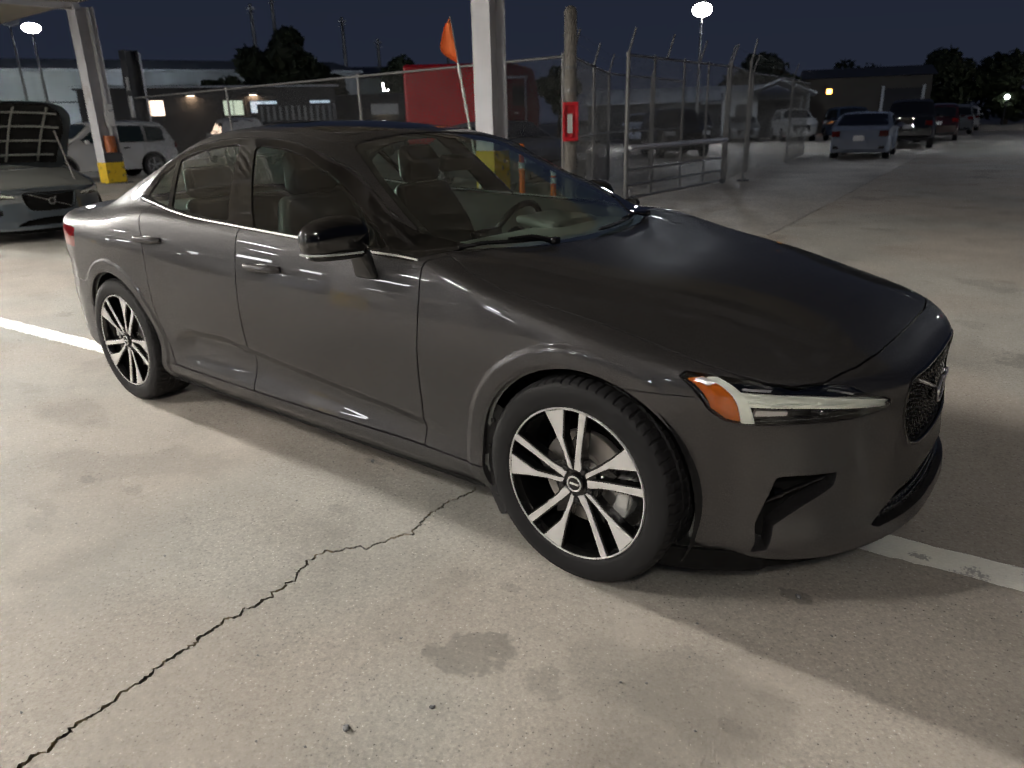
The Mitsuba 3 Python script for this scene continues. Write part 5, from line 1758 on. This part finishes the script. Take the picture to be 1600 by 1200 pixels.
plain("wall_sheet", proc(wall_sheet), .6, .4)
plain("wall_dark", proc(lambda p, n, uv: mix((.045, .046, .05), (.075, .075, .078), fbm(p.x * .6, p.y * .6, p.z, 4))), .7, .3)
plain("roof_pale", proc(lambda p, n, uv: mix((.34, .37, .40), (.44, .47, .50), fbm(p.x * .5, p.y * .5, p.z, 4))), .5, .4)
plain("roof_dark", (.05, .053, .06), .6, .3)
plain("wall_tan", proc(lambda p, n, uv: mix((.085, .08, .068), (.12, .11, .095), fbm(p.x * .4, p.y * .4, p.z * .8, 4))), .7, .3)
plain("panel_pale", (.55, .58, .60), .5)
plain("bark", (.06, .05, .04), .9, .1)


def oriented(a, b):
    """matrix of a building whose front base runs from a to b: local x along it, local y away from the viewer"""
    a, b = np.asarray(a, float), np.asarray(b, float)
    ang = math.atan2(*(b - a)[::-1])
    return place(a[0], a[1], 0, ang), float(np.linalg.norm(b - a))


def ribs(L, h0, h1, pitch=.4, y=-.03):
    return cat([box(x, x + .09, y, -.001, h0, h1) for x in np.arange(.1, L - .1, pitch)])


GLOW = 1.0


def glow_panel(name, parent, mesh, c, to_world=None):
    k = obj(name, mesh, "panel_pale", parent, **(dict(to_world=to_world) if to_world is not None else {}))
    scene[k]["emitter"] = {"type": "area", "radiance": rgb(*c)}
    return k


# large pale warehouse at the left
M, L = oriented((-62, 12.0), (-49.0, 41.0))
P = dict(to_world=T(M))
k = thing("warehouse", "large grey-blue metal warehouse behind the left column", "building")
obj("wall", box(0, L, 0, 18, 0, 5.7), "wall_sheet", k, **P)
obj("cladding_rib", ribs(L, .0, 5.7, .6), "wall_sheet", k, **P)
tag(k + "__cladding_rib", kind="stuff")
obj("roof", prism([(-.3, 5.7), (9, 7.1), (18.3, 5.7)], -.3, L + .3, "x"), "roof_dark", k, **P)
obj("gutter", box(-.3, L + .3, -.25, -.03, 5.6, 5.78), "roof_pale", k, **P)
obj("band", box(0, L, -.06, -.031, 3.55, 3.63), "roof_dark", k, **P)
for x in (4, 14, 24):
    obj("door", box(x, x + 3.2, -.05, -.032, 0, 3.3), "roof_dark", k, **P)

# flood lamps at the far left
def flood(x, y, z, yaw, label, c=(60, 66, 72), size=(.5, .3), pole=None, tilt=.6, group="flood lamps", name="flood_lamp"):
    k = thing(name, label, "lamp", group)
    t = np.arange(24) * 2 * np.pi / 24
    m = trimesh.Trimesh(np.vstack([np.stack([0 * t, size[0] / 2 * np.cos(t), size[1] / 2 * np.sin(t)], 1), [[0, 0, 0]]]), [[24, i, (i + 1) % 24] for i in range(24)], process=False)
    M = np.array(T().translate([x, y, z]).rotate([0, 0, 1], math.degrees(yaw)).rotate([0, 1, 0], math.degrees(tilt)).matrix)
    glow_panel("lens", k, m, c, T(M))
    obj("housing", moved(tc.cylinder(.5, .13, sections=24), 0, 0, 0, ry=math.pi / 2).apply_transform(np.diag([1, size[0] + .06, size[1] + .06, 1])).apply_translation([-.077, 0, 0]), "lamp_body", k, to_world=T(M))
    if pole is not None:
        obj("pole", tube(np.array([[x + .0, y, 0], [x, y, z - .1]]) + [[-.12 * math.cos(yaw), -.12 * math.sin(yaw), 0]] * 2, [.09, .05], 10), "galvanised", k, smooth=60)
        obj("bracket", rod((x - .14 * math.cos(yaw), y - .14 * math.sin(yaw), z - .12), (x - .06 * math.cos(yaw), y - .06 * math.sin(yaw), z), .03), "galvanised", k)
    else:
        obj("bracket", rod((x - .13 * math.cos(yaw), y - .13 * math.sin(yaw), z), (x - .45 * math.cos(yaw), y - .45 * math.sin(yaw), z + .05), .03), "lamp_body", k)
    return k


flood(-45.5, 14.6, 7.05, math.radians(160), "left one of the pair of bright flood lamps at the left edge", c=(900, 1010, 1120), size=(.9, .55), pole=1, tilt=.5)
flood(-45.0, 15.4, 6.75, math.radians(-20), "right one of the pair of bright flood lamps at the left edge", c=(120, 132, 145), size=(.9, .5), pole=1, tilt=.25)
# lamp on the tall pole over the yard
flood(-15.75, 33.7, 6.25, math.radians(-66), "bright white lamp on the tall pole above the gate", c=(560, 594, 628), size=(.92, .76), pole=1, tilt=.75, name="pole_lamp", group=None)

flood(-15.95, 34.1, 6.22, math.radians(114), "back-facing lamp on the tall pole above the gate, lighting the sheds", c=(380, 400, 424), size=(.6, .45), pole=None, tilt=.6, name="pole_lamp", group=None)

# low dark building with lit windows
M, L = oriented((-41.5, 15.5), (-34.5, 26.5))
P = dict(to_world=T(M))
k = thing("office_block", "low dark building with lit windows and two wall lamps beyond the fence", "building")
obj("wall", box(0, L, 0, 8, 0, 3.6), "wall_dark", k, **P)
obj("roof", box(-.2, L + .2, -.35, 8.2, 3.6, 3.72), "roof_dark", k, **P)
obj("eave_strip", box(-.2, L + .2, -.37, -.352, 3.6, 3.70), "roof_pale", k, **P)
for x0, x1, z0, z1, c in ((2.7, 4.0, 2.25, 3.0, (2.4, 1.75, 1.3)), (7.0, 8.0, 2.2, 2.95, (.34, .40, .30)), (8.4, 9.8, 2.3, 2.9, (.26, .34, .42)), (11.6, 12.7, 2.3, 2.9, (.24, .31, .38))):
    w = glow_panel("window", k, trimesh.Trimesh([[x0, -.012, z0], [x1, -.012, z0], [x1, -.012, z1], [x0, -.012, z1]], [[0, 1, 2], [0, 2, 3]], process=False), c, T(M))
    obj("frame", cat([box(x0 - .06, x1 + .06, -.05, -.001, z1, z1 + .06), box(x0 - .06, x1 + .06, -.05, -.001, z0 - .06, z0), box(x0 - .06, x0, -.05, -.001, z0, z1), box(x1, x1 + .06, -.05, -.001, z0, z1), box((x0 + x1) / 2 - .02, (x0 + x1) / 2 + .02, -.03, -.013, z0, z1)]), "roof_dark", w, **P)
for x in (5.4, 8.6):
    w = obj("wall_lamp", box(x - .22, x + .22, -.30, -.02, 3.22, 3.32), "lamp_body", k, **P)
    glow_panel("lens", w, trimesh.Trimesh([[x - .2, -.29, 3.21], [x + .2, -.29, 3.21], [x + .2, -.05, 3.21], [x - .2, -.05, 3.21]], [[0, 2, 1], [0, 3, 2]], process=False), (30, 20, 12), T(M))

# second low building with the white wall lamp, and the orange window
M, L = oriented((-57.0, 38.5), (-47.5, 48.5))
P = dict(to_world=T(M))
k = thing("storage_hall", "pale grey hall with a bright white wall lamp left of the red truck", "building")
obj("wall", box(0, L, 0, 16, 0, 5.4), "wall_sheet", k, **P)
obj("cladding_rib", ribs(L, 0, 5.4, .6), "wall_sheet", k, **P)
tag(k + "__cladding_rib", kind="stuff")
obj("roof", prism([(-.3, 5.4), (8, 6.9), (16.3, 5.4)], -.3, L + .3, "x"), "roof_dark", k, **P)
w = obj("wall_lamp", box(9.2, 9.8, -.5, -.032, 4.75, 5.0), "lamp_body", k, **P)
glow_panel("lens", w, trimesh.Trimesh([[9.1, -.52, 4.35], [9.9, -.52, 4.35], [9.9, -.42, 5.0], [9.1, -.42, 5.0]], [[0, 1, 2], [0, 2, 3]], process=False), (60, 68, 76), T(M))
M, L = oriented((-37.5, 27.6), (-28.8, 33.0))
P = dict(to_world=T(M))
k = thing("shed", "low grey shed with an orange lit window left of the red truck", "building")
obj("wall", box(0, L, 0, 6, 0, 3.1), "wall_dark", k, **P)
obj("parapet", box(-.1, L + .1, -.12, 6.1, 2.5, 3.25), "roof_dark", k, **P)
w = glow_panel("window", k, trimesh.Trimesh([[7.2, -.012, 1.9], [7.9, -.012, 1.9], [7.9, -.012, 2.48], [7.2, -.012, 2.48]], [[0, 1, 2], [0, 2, 3]], process=False), (1.6, .72, .22), T(M))
obj("frame", cat([box(7.1, 7.2, -.05, -.001, 1.85, 2.49), box(7.9, 8.0, -.05, -.001, 1.85, 2.49)]), "roof_dark", w, **P)
obj("canopy_light", box(3.6, 4.5, -.3, -.125, 2.38, 2.44), "lamp_body", k, **P)
glow_panel("light_strip", k, trimesh.Trimesh([[3.6, -.3, 2.375], [4.5, -.3, 2.375], [4.5, -.13, 2.375], [3.6, -.13, 2.375]], [[0, 2, 1], [0, 3, 2]], process=False), (5, 4, 2.6), T(M))
# shipping container and pallets of pale goods
M, L = oriented((-33.0, 20.3), (-30.5, 23.0))
P = dict(to_world=T(M))
k = thing("container", "grey ribbed container with scribbles beyond the fence", "container")
obj("shell", box(0, L, 0, 2.4, .1, 2.6), "wall_dark", k, **P)
for x in np.arange(.15, L - .1, .3):
    obj("side_rib", box(x, x + .12, -.04, -.001, .2, 2.5), "wall_sheet", k, **P)
obj("scribble", cat([box(1.9, 2.15, -.05, -.041, 1.1, 1.5), box(.6, .66, -.05, -.041, .9, 1.6), box(.9, .96, -.05, -.041, .9, 1.5), box(1.2, 1.26, -.05, -.041, 1.0, 1.6)]), "panel_pale", k, **P)
for i, (x, y, wd, w_) in enumerate(((-26.9, 23.2, 1.3, "left"), (-24.6, 24.9, 1.2, "right"))):
    k = thing("utility_trailer", f"small flat trailer with a pale sign board beyond the fence, the {w_} one", "trailer", "trailers with pale boards beyond the fence")
    obj("board", moved(box(-wd / 2, wd / 2, -.03, .03, 1.95, 2.42), x, y, rz=.6), "panel_pale", k)
    obj("frame", moved(cat([box(-wd / 2, wd / 2, -.2, .9, .55, .65), box(-wd / 2, -wd / 2 + .06, -.02, .02, .6, 1.95), box(wd / 2 - .06, wd / 2, -.02, .02, .6, 1.95)]), x, y, rz=.6), "dark_steel", k)
    obj("wheel", moved(cat([moved(lathe([(.0, 0), (.32, 0), (.32, .2), (.0, .2)], 20), 0, -.1, .32)]), x, y, rz=.6), "rubber", k)

# the red box truck
M, L = oriented((-18.6, 16.1), (-14.75, 19.55))
P = dict(to_world=T(M))
k = thing("red_truck", "bright red box truck with rounded dark red cab behind the right column", "truck")
obj("box_body", rbox(.30, 3.55, 0, 2.45, .75, 3.34, .10), "red_paint", k, smooth=40, **P)
obj("corner_trim", cat([box(3.50, 3.60, -.02, 2.47, .75, 3.32), box(.28, 3.6, -.015, 2.46, .68, .76)]), "lamp_body", k, **P)
obj("cab", hullp([(3.75, .12, .8, .1), (3.75, 2.33, .8, .1), (3.75, .15, 3.25, .14), (3.75, 2.3, 3.25, .14), (4.75, .14, .8, .1), (4.75, 2.31, .8, .1), (4.55, .22, 2.95, .22), (4.55, 2.23, 2.95, .22), (4.85, .16, 1.9, .1), (4.85, 2.29, 1.9, .1)], 28), "paint_maroon2", k, smooth=40, **P)
obj("cab_trim", cat([box(3.72, 4.5, -.012, .01, 2.83, 2.90), box(4.42, 4.47, -.012, .01, .95, 2.83)]), "chrome", k, **P)
for i, x in enumerate((3.85, 4.15, 4.45)):
    obj("roof_lamp", moved(tc.icosphere(2, .06), x, .12, 3.34 - .1 * i), "amber", k, **P)
for x in (.6, 1.5, 4.2):
    for y in (.02, 2.2):
        obj("wheel", moved(lathe([(.0, y), (.30, y), (.48, y + .02), (.48, y + .24), (.0, y + .24)], 28), x, 0, .48), "rubber", k, smooth=40, **P)
obj("side_window", box(4.0, 4.40, .0, .012, 1.95, 2.6), "tinted", k, **P)
obj("door_handle", box(4.05, 4.2, -.01, .01, 1.7, 1.75), "chrome", k, **P)

# utility column with boxes beside the left column
k = thing("service_column", "tall grey service column with boxes and yellow foot right of the left column", "column")
x, y = -30.5, 13.1
obj("shaft", h_section(x, y, 1.2, 4.5, .50, .54), "dark_steel", k)
obj("side_plate", box(x + .18, x + .28, y + .255, y + .33, 1.2, 4.4), "steel_paint", k)
obj("pedestal", box(x - .45, x + .45, y - .45, y + .45, 0, 1.2), "concrete", k)
obj("yellow_foot", box(x - .47, x + .47, y - .47, y + .47, .95, 1.3), "yellow_paint", k)
obj("box", cat([box(x + .05, x + .23, y - .36, y - .255, 2.0, 2.8), box(x + .05, x + .2, y - .34, y - .255, 3.0, 3.5)]), "lamp_body", k)

# sheds behind the yard
M, L = oriented((-30.0, 46.0), (-17.0, 52.0))
P = dict(to_world=T(M))
k = thing("long_shed", "long shed with pale lit roof behind the gate", "building")
obj("wall", box(0, L, 0, 6, 0, 2.6), "wall_dark", k, **P)
obj("roof", cat([prism([(-.5, 2.55), (3, 3.6), (6.5, 2.55), (6.5, 2.45), (3, 3.48), (-.5, 2.45)], -.3, L + .3, "x")]), "roof_pale", k, **P)
obj("roof_rib", cat([moved(box(x, x + .05, 0, 3.65, 0, .04), 0, -.5, 2.56, 0) if False else prism([(-.5, 2.56), (3, 3.61), (3, 3.66), (-.5, 2.61)], x, x + .06, "x") for x in np.arange(0, L, .5)]), "roof_pale", k, **P)
tag(k + "__roof_rib", kind="stuff")
w = obj("lit_awning", box(8.0, 11.0, -.9, -.52, 2.3, 2.42), "panel_pale", k, **P)
M, L = oriented((-20.4, 47.6), (-18.3, 48.5))
P = dict(to_world=T(M))
k = thing("site_cabin", "small white cabin lit by the pole lamp right of the gate", "cabin")
obj("wall", box(0, L, 0, 2.6, .2, 2.9), "panel_pale", k, **P)
obj("roof", box(-.1, L + .1, -.1, 2.7, 2.9, 3.02), "roof_pale", k, **P)
obj("door", box(.9, 1.8, -.03, -.001, .2, 2.2), "wall_dark", k, **P)
M, L = oriented((-17.9, 45.6), (-14.4, 47.0))
P = dict(to_world=T(M))
k = thing("gabled_shelter", "open shelter with pale gable frame behind the parked cars at the right", "shelter")
for x in (.1, L - .25):
    obj("post", box(x, x + .16, 0, .16, 0, 2.7), "panel_pale", k, **P)
    obj("post", box(x, x + .16, 5.8, 5.96, 0, 2.7), "panel_pale", k, **P)
obj("roof", prism([(-.3, 2.6), (L / 2, 3.45), (L + .3, 2.6), (L + .3, 2.75), (L / 2, 3.62), (-.3, 2.75)], -.4, 6.2, "y"), "roof_pale", k, **P)
obj("back_wall", box(0, L, 5.97, 6.05, 0, 2.7), "wall_dark", k, **P)
M, L = oriented((-19.8, 61.8), (-11.0, 64.4))
P = dict(to_world=T(M))
k = thing("barn", "long low tan barn behind the row of cars at the right, with two orange lamps", "building")
obj("wall", box(0, L, 0, 9, 0, 4.1), "wall_tan", k, **P)
obj("cladding_rib", ribs(L, 0, 4.1, .9), "wall_tan", k, **P)
tag(k + "__cladding_rib", kind="stuff")
obj("roof", prism([(-.4, 4.1), (4.5, 5.0), (9.4, 4.1)], -.3, L + .3, "x"), "roof_dark", k, **P)
for x in (.3, 2.0):
    w = obj("wall_lamp", box(x - .2, x + .2, -.34, -.04, 2.95, 3.3), "lamp_body", k, **P)
    glow_panel("lens", w, trimesh.Trimesh([[x - .19, -.345, 2.95], [x + .19, -.345, 2.95], [x + .19, -.345, 3.29], [x - .19, -.345, 3.29]], [[0, 1, 2], [0, 2, 3]], process=False), (26, 9, 1.4) if x < 1 else (12, 4.2, .7), T(M))
obj("door", cat([box(L - 3.2, L - .6, -.06, -.032, 0, 3.2)]), "wall_dark", k, **P)
for _x0 in (L - 3.4, L - .6):
    obj("door_post", box(_x0, _x0 + .2, -.1, -.033, 0, 3.4), "panel_pale", k, **P)


# trees
def leaf_bsdf(name, c):
    mat(name, type="twosided", bsdf={"type": "principled", "base_color": proc(lambda p, n, uv, c=c: mix(tuple(.6 * q for q in c), tuple(1.3 * q for q in c), noise(p.x * 2.3, p.y * 2.3, p.z * 2.3))), "roughness": .6, "specular": .3})


leaf_bsdf("leaf_dark", (.035, .045, .022))
leaf_bsdf("leaf_grey", (.045, .050, .040))
_rt = np.random.default_rng(11)


def tree(x, y, h, r, label, bsdf="leaf_dark", n=2600, squash=1.0, zc=.62, leaf=.34, group="trees behind the yards"):
    k = thing("tree", label, "tree", group)
    trunk = [tube(np.array([[x, y, 0], [x + .1, y, h * .3], [x, y + .1, h * .62]]), [.05 * r + .12, .04 * r + .08, .05], 9)]
    lumps = []
    for i in range(11):
        a, u = _rt.uniform(0, 6.28), _rt.uniform(-1, 1)
        d = np.array([math.cos(a) * math.sqrt(1 - u * u), math.sin(a) * math.sqrt(1 - u * u), u * squash]) * r * _rt.uniform(.35, .72)
        c = np.array([x, y, h * zc]) + d
        lumps.append((c, r * _rt.uniform(.34, .55)))
        trunk.append(tube(np.array([[x, y, h * .35], (np.array([x, y, h * .4]) + c) / 2 + [0, 0, .2], c]), [.08, .05, .02], 6))
    obj("trunk", cat(trunk), "bark", k, smooth=50)
    per = n // len(lumps)
    V, F = [], []
    for c, rr in lumps:
        d = unit(_rt.normal(0, 1, (per, 3)))
        q = c + d * (rr * _rt.uniform(.5, 1.08, (per, 1)) ** .6) * [1, 1, .85]
        t1 = unit(np.cross(d + _rt.normal(0, .6, (per, 3)), _rt.normal(0, 1, (per, 3))))
        t2 = unit(np.cross(d + _rt.normal(0, .5, (per, 3)), t1))
        s = leaf * _rt.uniform(.5, 1.2, (per, 1))
        at = sum(len(a) for a in V)
        V.append(np.stack([q - t1 * s, q + t2 * s * .5, q + t1 * s, q - t2 * s * .5], 1).reshape(-1, 3))
        i = at + 4 * np.arange(per)[:, None]
        F.append(np.vstack([i + [0, 1, 2], i + [0, 2, 3]]))
    obj("crown", trimesh.Trimesh(np.vstack(V), np.vstack(F), process=False), bsdf, k)
    return k


tree(-39.5, 26.6, 8.4, 2.3, "large dark tree rising above the sedan's roof", n=5200, zc=.60, squash=1.35)
tree(-41.0, 31.2, 6.6, 1.4, "small dark tree close at the right of the large one", n=1600)
tree(-40.5, 23.4, 4.9, 1.7, "lower dark tree left of the large one", n=1800, squash=.8)
tree(-47.5, 45.0, 8.2, 2.2, "dark round tree left of the orange pennant", n=2400)
tree(-46.9, 51.1, 7.8, 1.9, "dark tree above the red truck, left of the right column", n=2000)
tree(-41.6, 59.0, 6.7, 2.3, "dark tree between the right column and the thick gate post", n=2000)
tree(-23.0, 59.0, 6.9, 2.7, "grey leafy tree right of the tall pole lamp", "leaf_grey", n=3000)
tree(-20.3, 58.6, 4.7, 1.5, "small dark tree above the gabled shelter", n=1500)
tree(-14.1, 91.2, 6.8, 4.2, "dark broad tree beyond the far end of the row of cars", n=3400, leaf=.45)
tree(-8.8, 91.8, 6.4, 4.0, "dark tree at the right edge beyond the lot", n=3000, leaf=.45)
tree(-38.0, 98.0, 6.2, 4.0, "dim tree line above the barn, left part", n=2400, leaf=.45)
tree(-26.0, 100.0, 6.4, 4.2, "dim tree line above the barn, right part", n=2400, leaf=.45)
tree(-2.0, 95.0, 6.2, 4.2, "dark tree at the far right edge of the picture", n=2600, leaf=.45)

# far masts
for i, (x, y, h, lb) in enumerate(((-68, 44.5, 13.0, "leftmost"), (-67, 46.3, 14.0, "second from left"), (-66.5, 54.5, 12.5, "third from left"), (-65, 58.0, 10.5, "fourth from left"), (-62, 66.0, 10.2, "fifth from left"), (-60.5, 69.5, 10.8, "rightmost"))):
    k = thing("mast", f"faint pale mast against the night sky, {lb} of the six", "mast", "faint masts against the sky")
    obj("shaft", tube(np.array([[x, y, 0], [x, y, h * .6], [x, y, h]]), [.26, .22, .16], 10), "galvanised", k, smooth=60)
    obj("head", cat([box(x - .3, x + .3, y - .3, y + .3, h - .5, h - .3), rod((x - .6, y, h - .8), (x + .6, y, h - .8), .05)]), "lamp_body", k)

# red aircraft light on a far mast at the right, small far lights
def far_light(x, y, z, c, label, s=.16, group="small far lights"):
    k = thing("far_lamp", label, "lamp", group)
    obj("pole", rod((x, y, 0), (x, y, z - s), .06), "dark_steel", k)
    obj("housing", box(x - s * .7, x + s * .7, y - s * .7, y + s * .7, z + s + .005, z + s * 1.5), "dark_steel", k)
    glow_panel("lens", k, moved(tc.icosphere(2, s), x, y, z), c)


far_light(8.0, 100.0, 10.2, (20, 1.6, 2.0), "small red light on a mast at the right edge", .25)
far_light(-8.5, 88.0, 2.6, (9, 10, 10), "small white light beyond the far end of the lot, left one", .22)
far_light(-3.6, 88.0, 5.0, (6, 6.6, 6.6), "small white light in the trees at the right", .16)
for i, (x, y, yw, w) in enumerate(((-46.0, -30.0, 55, "first"), (-36.0, -27.0, 58, "second"), (-27.0, -31.0, 62, "third"), (-18.0, -27.0, 70, "fourth"), (-9.0, -33.0, 90, "fifth"), (6.0, -35.0, 100, "sixth"))):
    flood(x, y, 6.2, math.radians(yw), f"flood lamp on a pole across the lane behind the viewer, {w} from the left", c=(60, 64, 70), size=(1.3, .7), pole=1, tilt=.5, group="flood lamps behind the viewer")
flood(3.5, 36.0, 6.6, math.radians(195), "pole lamp lighting the row of parked cars from the right, outside the picture", c=(900, 940, 980), size=(.7, .4), pole=1, tilt=.75, group=None)
# added unseen wall with glowing panels, put in for reflections in the sedan's doors
M, L = oriented((-9.0, -33.0), (-52.0, -17.5))
P = dict(to_world=T(M))
k = thing("workshop", "added long pale wall with glowing panels behind the viewer, for reflections in the doors", "building")
obj("wall", box(0, L, 0, 8, 0, 6.4), "wall_sheet", k, **P)
obj("eave", box(-.2, L + .2, -.5, 8.2, 6.4, 6.6), "roof_dark", k, **P)
for i, (x0, wd, z0, z1, e) in enumerate(((2, 2.2, 2.6, 3.6, 7), (6.5, 1.4, 1.0, 2.4, 4), (10, 2.6, 3.4, 4.2, 9), (14.5, 1.2, 2.0, 3.0, 6), (18, 3.2, 4.2, 4.7, 9), (23.5, 1.6, 2.2, 3.4, 7), (27, 2.4, 3.6, 4.4, 9), (32, 1.5, 1.4, 2.6, 5), (36, 3.0, 3.8, 4.4, 9), (41.5, 1.6, 2.4, 3.4, 7))):
    q = glow_panel("lit_opening", k, trimesh.Trimesh([[x0, -.02, z0], [x0 + wd, -.02, z0], [x0 + wd, -.02, z1], [x0, -.02, z1]], [[0, 1, 2], [0, 2, 3]], process=False), (e, e * 1.01, e * 1.03), T(M))
    obj("frame", cat([box(x0 - .1, x0 + wd + .1, -.06, -.001, z1, z1 + .1), box(x0 - .1, x0, -.06, -.001, z0, z1), box(x0 + wd, x0 + wd + .1, -.06, -.001, z0, z1)]), "roof_dark", q, **P)
# ground lamp wash at the far end of the lot
flood(6.0, 70.0, 5.5, math.radians(150), "lamp lighting the far end of the lot, outside the picture", c=(420, 400, 350), size=(.7, .4), pole=1, tilt=.8, group=None)
# ---------------------------------------------------------------- the person behind the viewer, who throws the shadow at the bottom edge
def bones(pairs, seg=14, edge=.02):
    out = None
    for (a, ra), (b, rb) in pairs:
        h = m3.Manifold.batch_hull([m3.Manifold.sphere(ra, seg).translate(tuple(a)), m3.Manifold.sphere(rb, seg).translate(tuple(b))])
        out = h if out is None else out + h
    m = tm(out.refine_to_length(edge))
    return trimesh.smoothing.filter_taubin(m, iterations=10)


def person(x, y, face):
    k = thing("person", "person in dark jacket standing behind the viewer, holding a phone up", "person")
    P = dict(to_world=T(place(x, y, 0, face)))               # local x is forward
    v = lambda *a: np.array(a, float)
    trousers, jacket, skin = [], [], []
    for s in (-1, 1):
        hip, knee, ankle = v(0, s * .10, .90), v(.03, s * .115, .48), v(-.02, s * .125, .09)
        trousers += [((hip, .092), (knee, .062)), ((knee, .060), (ankle, .046))]
        sh, el, wr = v(-.02, s * .19, 1.42), v(.06, s * .27, 1.15), v(.30, s * .075, 1.33)
        jacket += [((sh, .066), (el, .050)), ((el, .048), (wr - v(.05, s * -.02, .015), .036))]
    trousers.append(((v(0, -.07, .93), .11), (v(0, .07, .93), .11)))
    jacket += [((v(0, -.09, 1.02), .115), (v(-.01, -.11, 1.32), .12)), ((v(0, .09, 1.02), .115), (v(-.01, .11, 1.32), .12)), ((v(0, 0, 1.0), .12), (v(-.01, 0, 1.34), .13)), ((v(-.02, -.16, 1.42), .07), (v(-.02, .16, 1.42), .07))]
    body = bones(jacket)
    obj("jacket", body, "cloth_dark", k, smooth=60, **P)
    obj("trousers", bones(trousers), "cloth_blue", k, smooth=60, **P)
    # head with nose, chin and ears on a neck
    head = m3.Manifold.batch_hull([m3.Manifold.sphere(.092, 24).translate((-.015, 0, 1.645)), m3.Manifold.sphere(.07, 24).translate((.025, 0, 1.60)), m3.Manifold.sphere(.035, 20).translate((.062, 0, 1.545)), m3.Manifold.sphere(.085, 24).translate((-.03, 0, 1.66))])
    head = head + m3.Manifold.batch_hull([m3.Manifold.sphere(.012, 12).translate((.10, 0, 1.622)), m3.Manifold.sphere(.016, 12).translate((.112, 0, 1.585)), m3.Manifold.sphere(.018, 12).translate((.088, 0, 1.59))])
    for s in (-1, 1):
        head = head + m3.Manifold.batch_hull([m3.Manifold.sphere(.012, 10).translate((-.015, s * .088, 1.63)), m3.Manifold.sphere(.010, 10).translate((-.008, s * .086, 1.585))])
    head = head + m3.Manifold.batch_hull([m3.Manifold.sphere(.055, 18).translate((-.02, 0, 1.46)), m3.Manifold.sphere(.055, 18).translate((-.012, 0, 1.57))])
    obj("head", trimesh.smoothing.filter_taubin(tm(head.refine_to_length(.012)), iterations=6), "skin", k, smooth=60, **P)
    for s in (-1, 1):
        obj("eye", moved(tc.icosphere(2, .012), .078, s * .032, 1.628), "eye_white", k, **P)
        w = v(.30, s * .075, 1.33)
        hand = [((w - v(.04, 0, .01), .027), (w + v(.035, -s * .004, .012), .026)), ((w + v(.0, s * .018, .0), .020), (w + v(.04, s * .016, .01), .019))]
        for i in range(4):                                    # four fingers curled round the phone's back, thumb on its near face
            z = .034 - .021 * i
            L = (.040, .046, .043, .034)[i]
            a = w + v(.045, s * .012, z + .012)
            b = a + v(L * .7, -s * .006, .004)
            c = b + v(.006, -s * L * .75, .0)
            hand += [((a, .0095), (b, .0088)), ((b, .0088), (c, .0078))]
        t0 = w + v(.012, -s * .020, .030)
        hand += [((t0, .0125), (t0 + v(.022, -s * .018, .016), .0105)), ((t0 + v(.022, -s * .018, .016), .0105), (t0 + v(.030, -s * .036, .018), .009))]
        obj("hand", bones(hand, 10, .006), "skin", k, smooth=60, **P)
        sole = hullp([(-.09, s * .125, .035, .035), (.10, s * .14, .03, .03), (.15, s * .14, .026, .024), (-.03, s * .125, .085, .045)])
        obj("shoe", sole, "satin_black", k, smooth=50, **P)
    hair = m3.Manifold.batch_hull([m3.Manifold.sphere(.094, 24).translate((-.028, 0, 1.668)), m3.Manifold.sphere(.08, 24).translate((-.045, 0, 1.625))])
    obj("hair", tm(hair), "hair_dark", k, smooth=60, **P)
    ph = thing("phone", "dark phone held up in both hands behind the viewer", "phone")
    obj("case", rbox(.362, .370, -.078, .078, 1.315, 1.388, .004), "gloss_black", ph, **P)
    obj("screen", box(.3612, .3618, -.072, .072, 1.321, 1.382), "tinted", ph, **P)


plain("cloth_dark", (.030, .031, .036), .9, .2)
plain("cloth_blue", (.040, .052, .085), .9, .2)
plain("skin", (.42, .27, .20), .5, .4)
plain("eye_white", (.55, .54, .52), .3, .5)
plain("hair_dark", (.020, .016, .013), .6, .4)
person(EYE[0] + .62 * .47, EYE[1] - .78 * .47, math.radians(128.5))
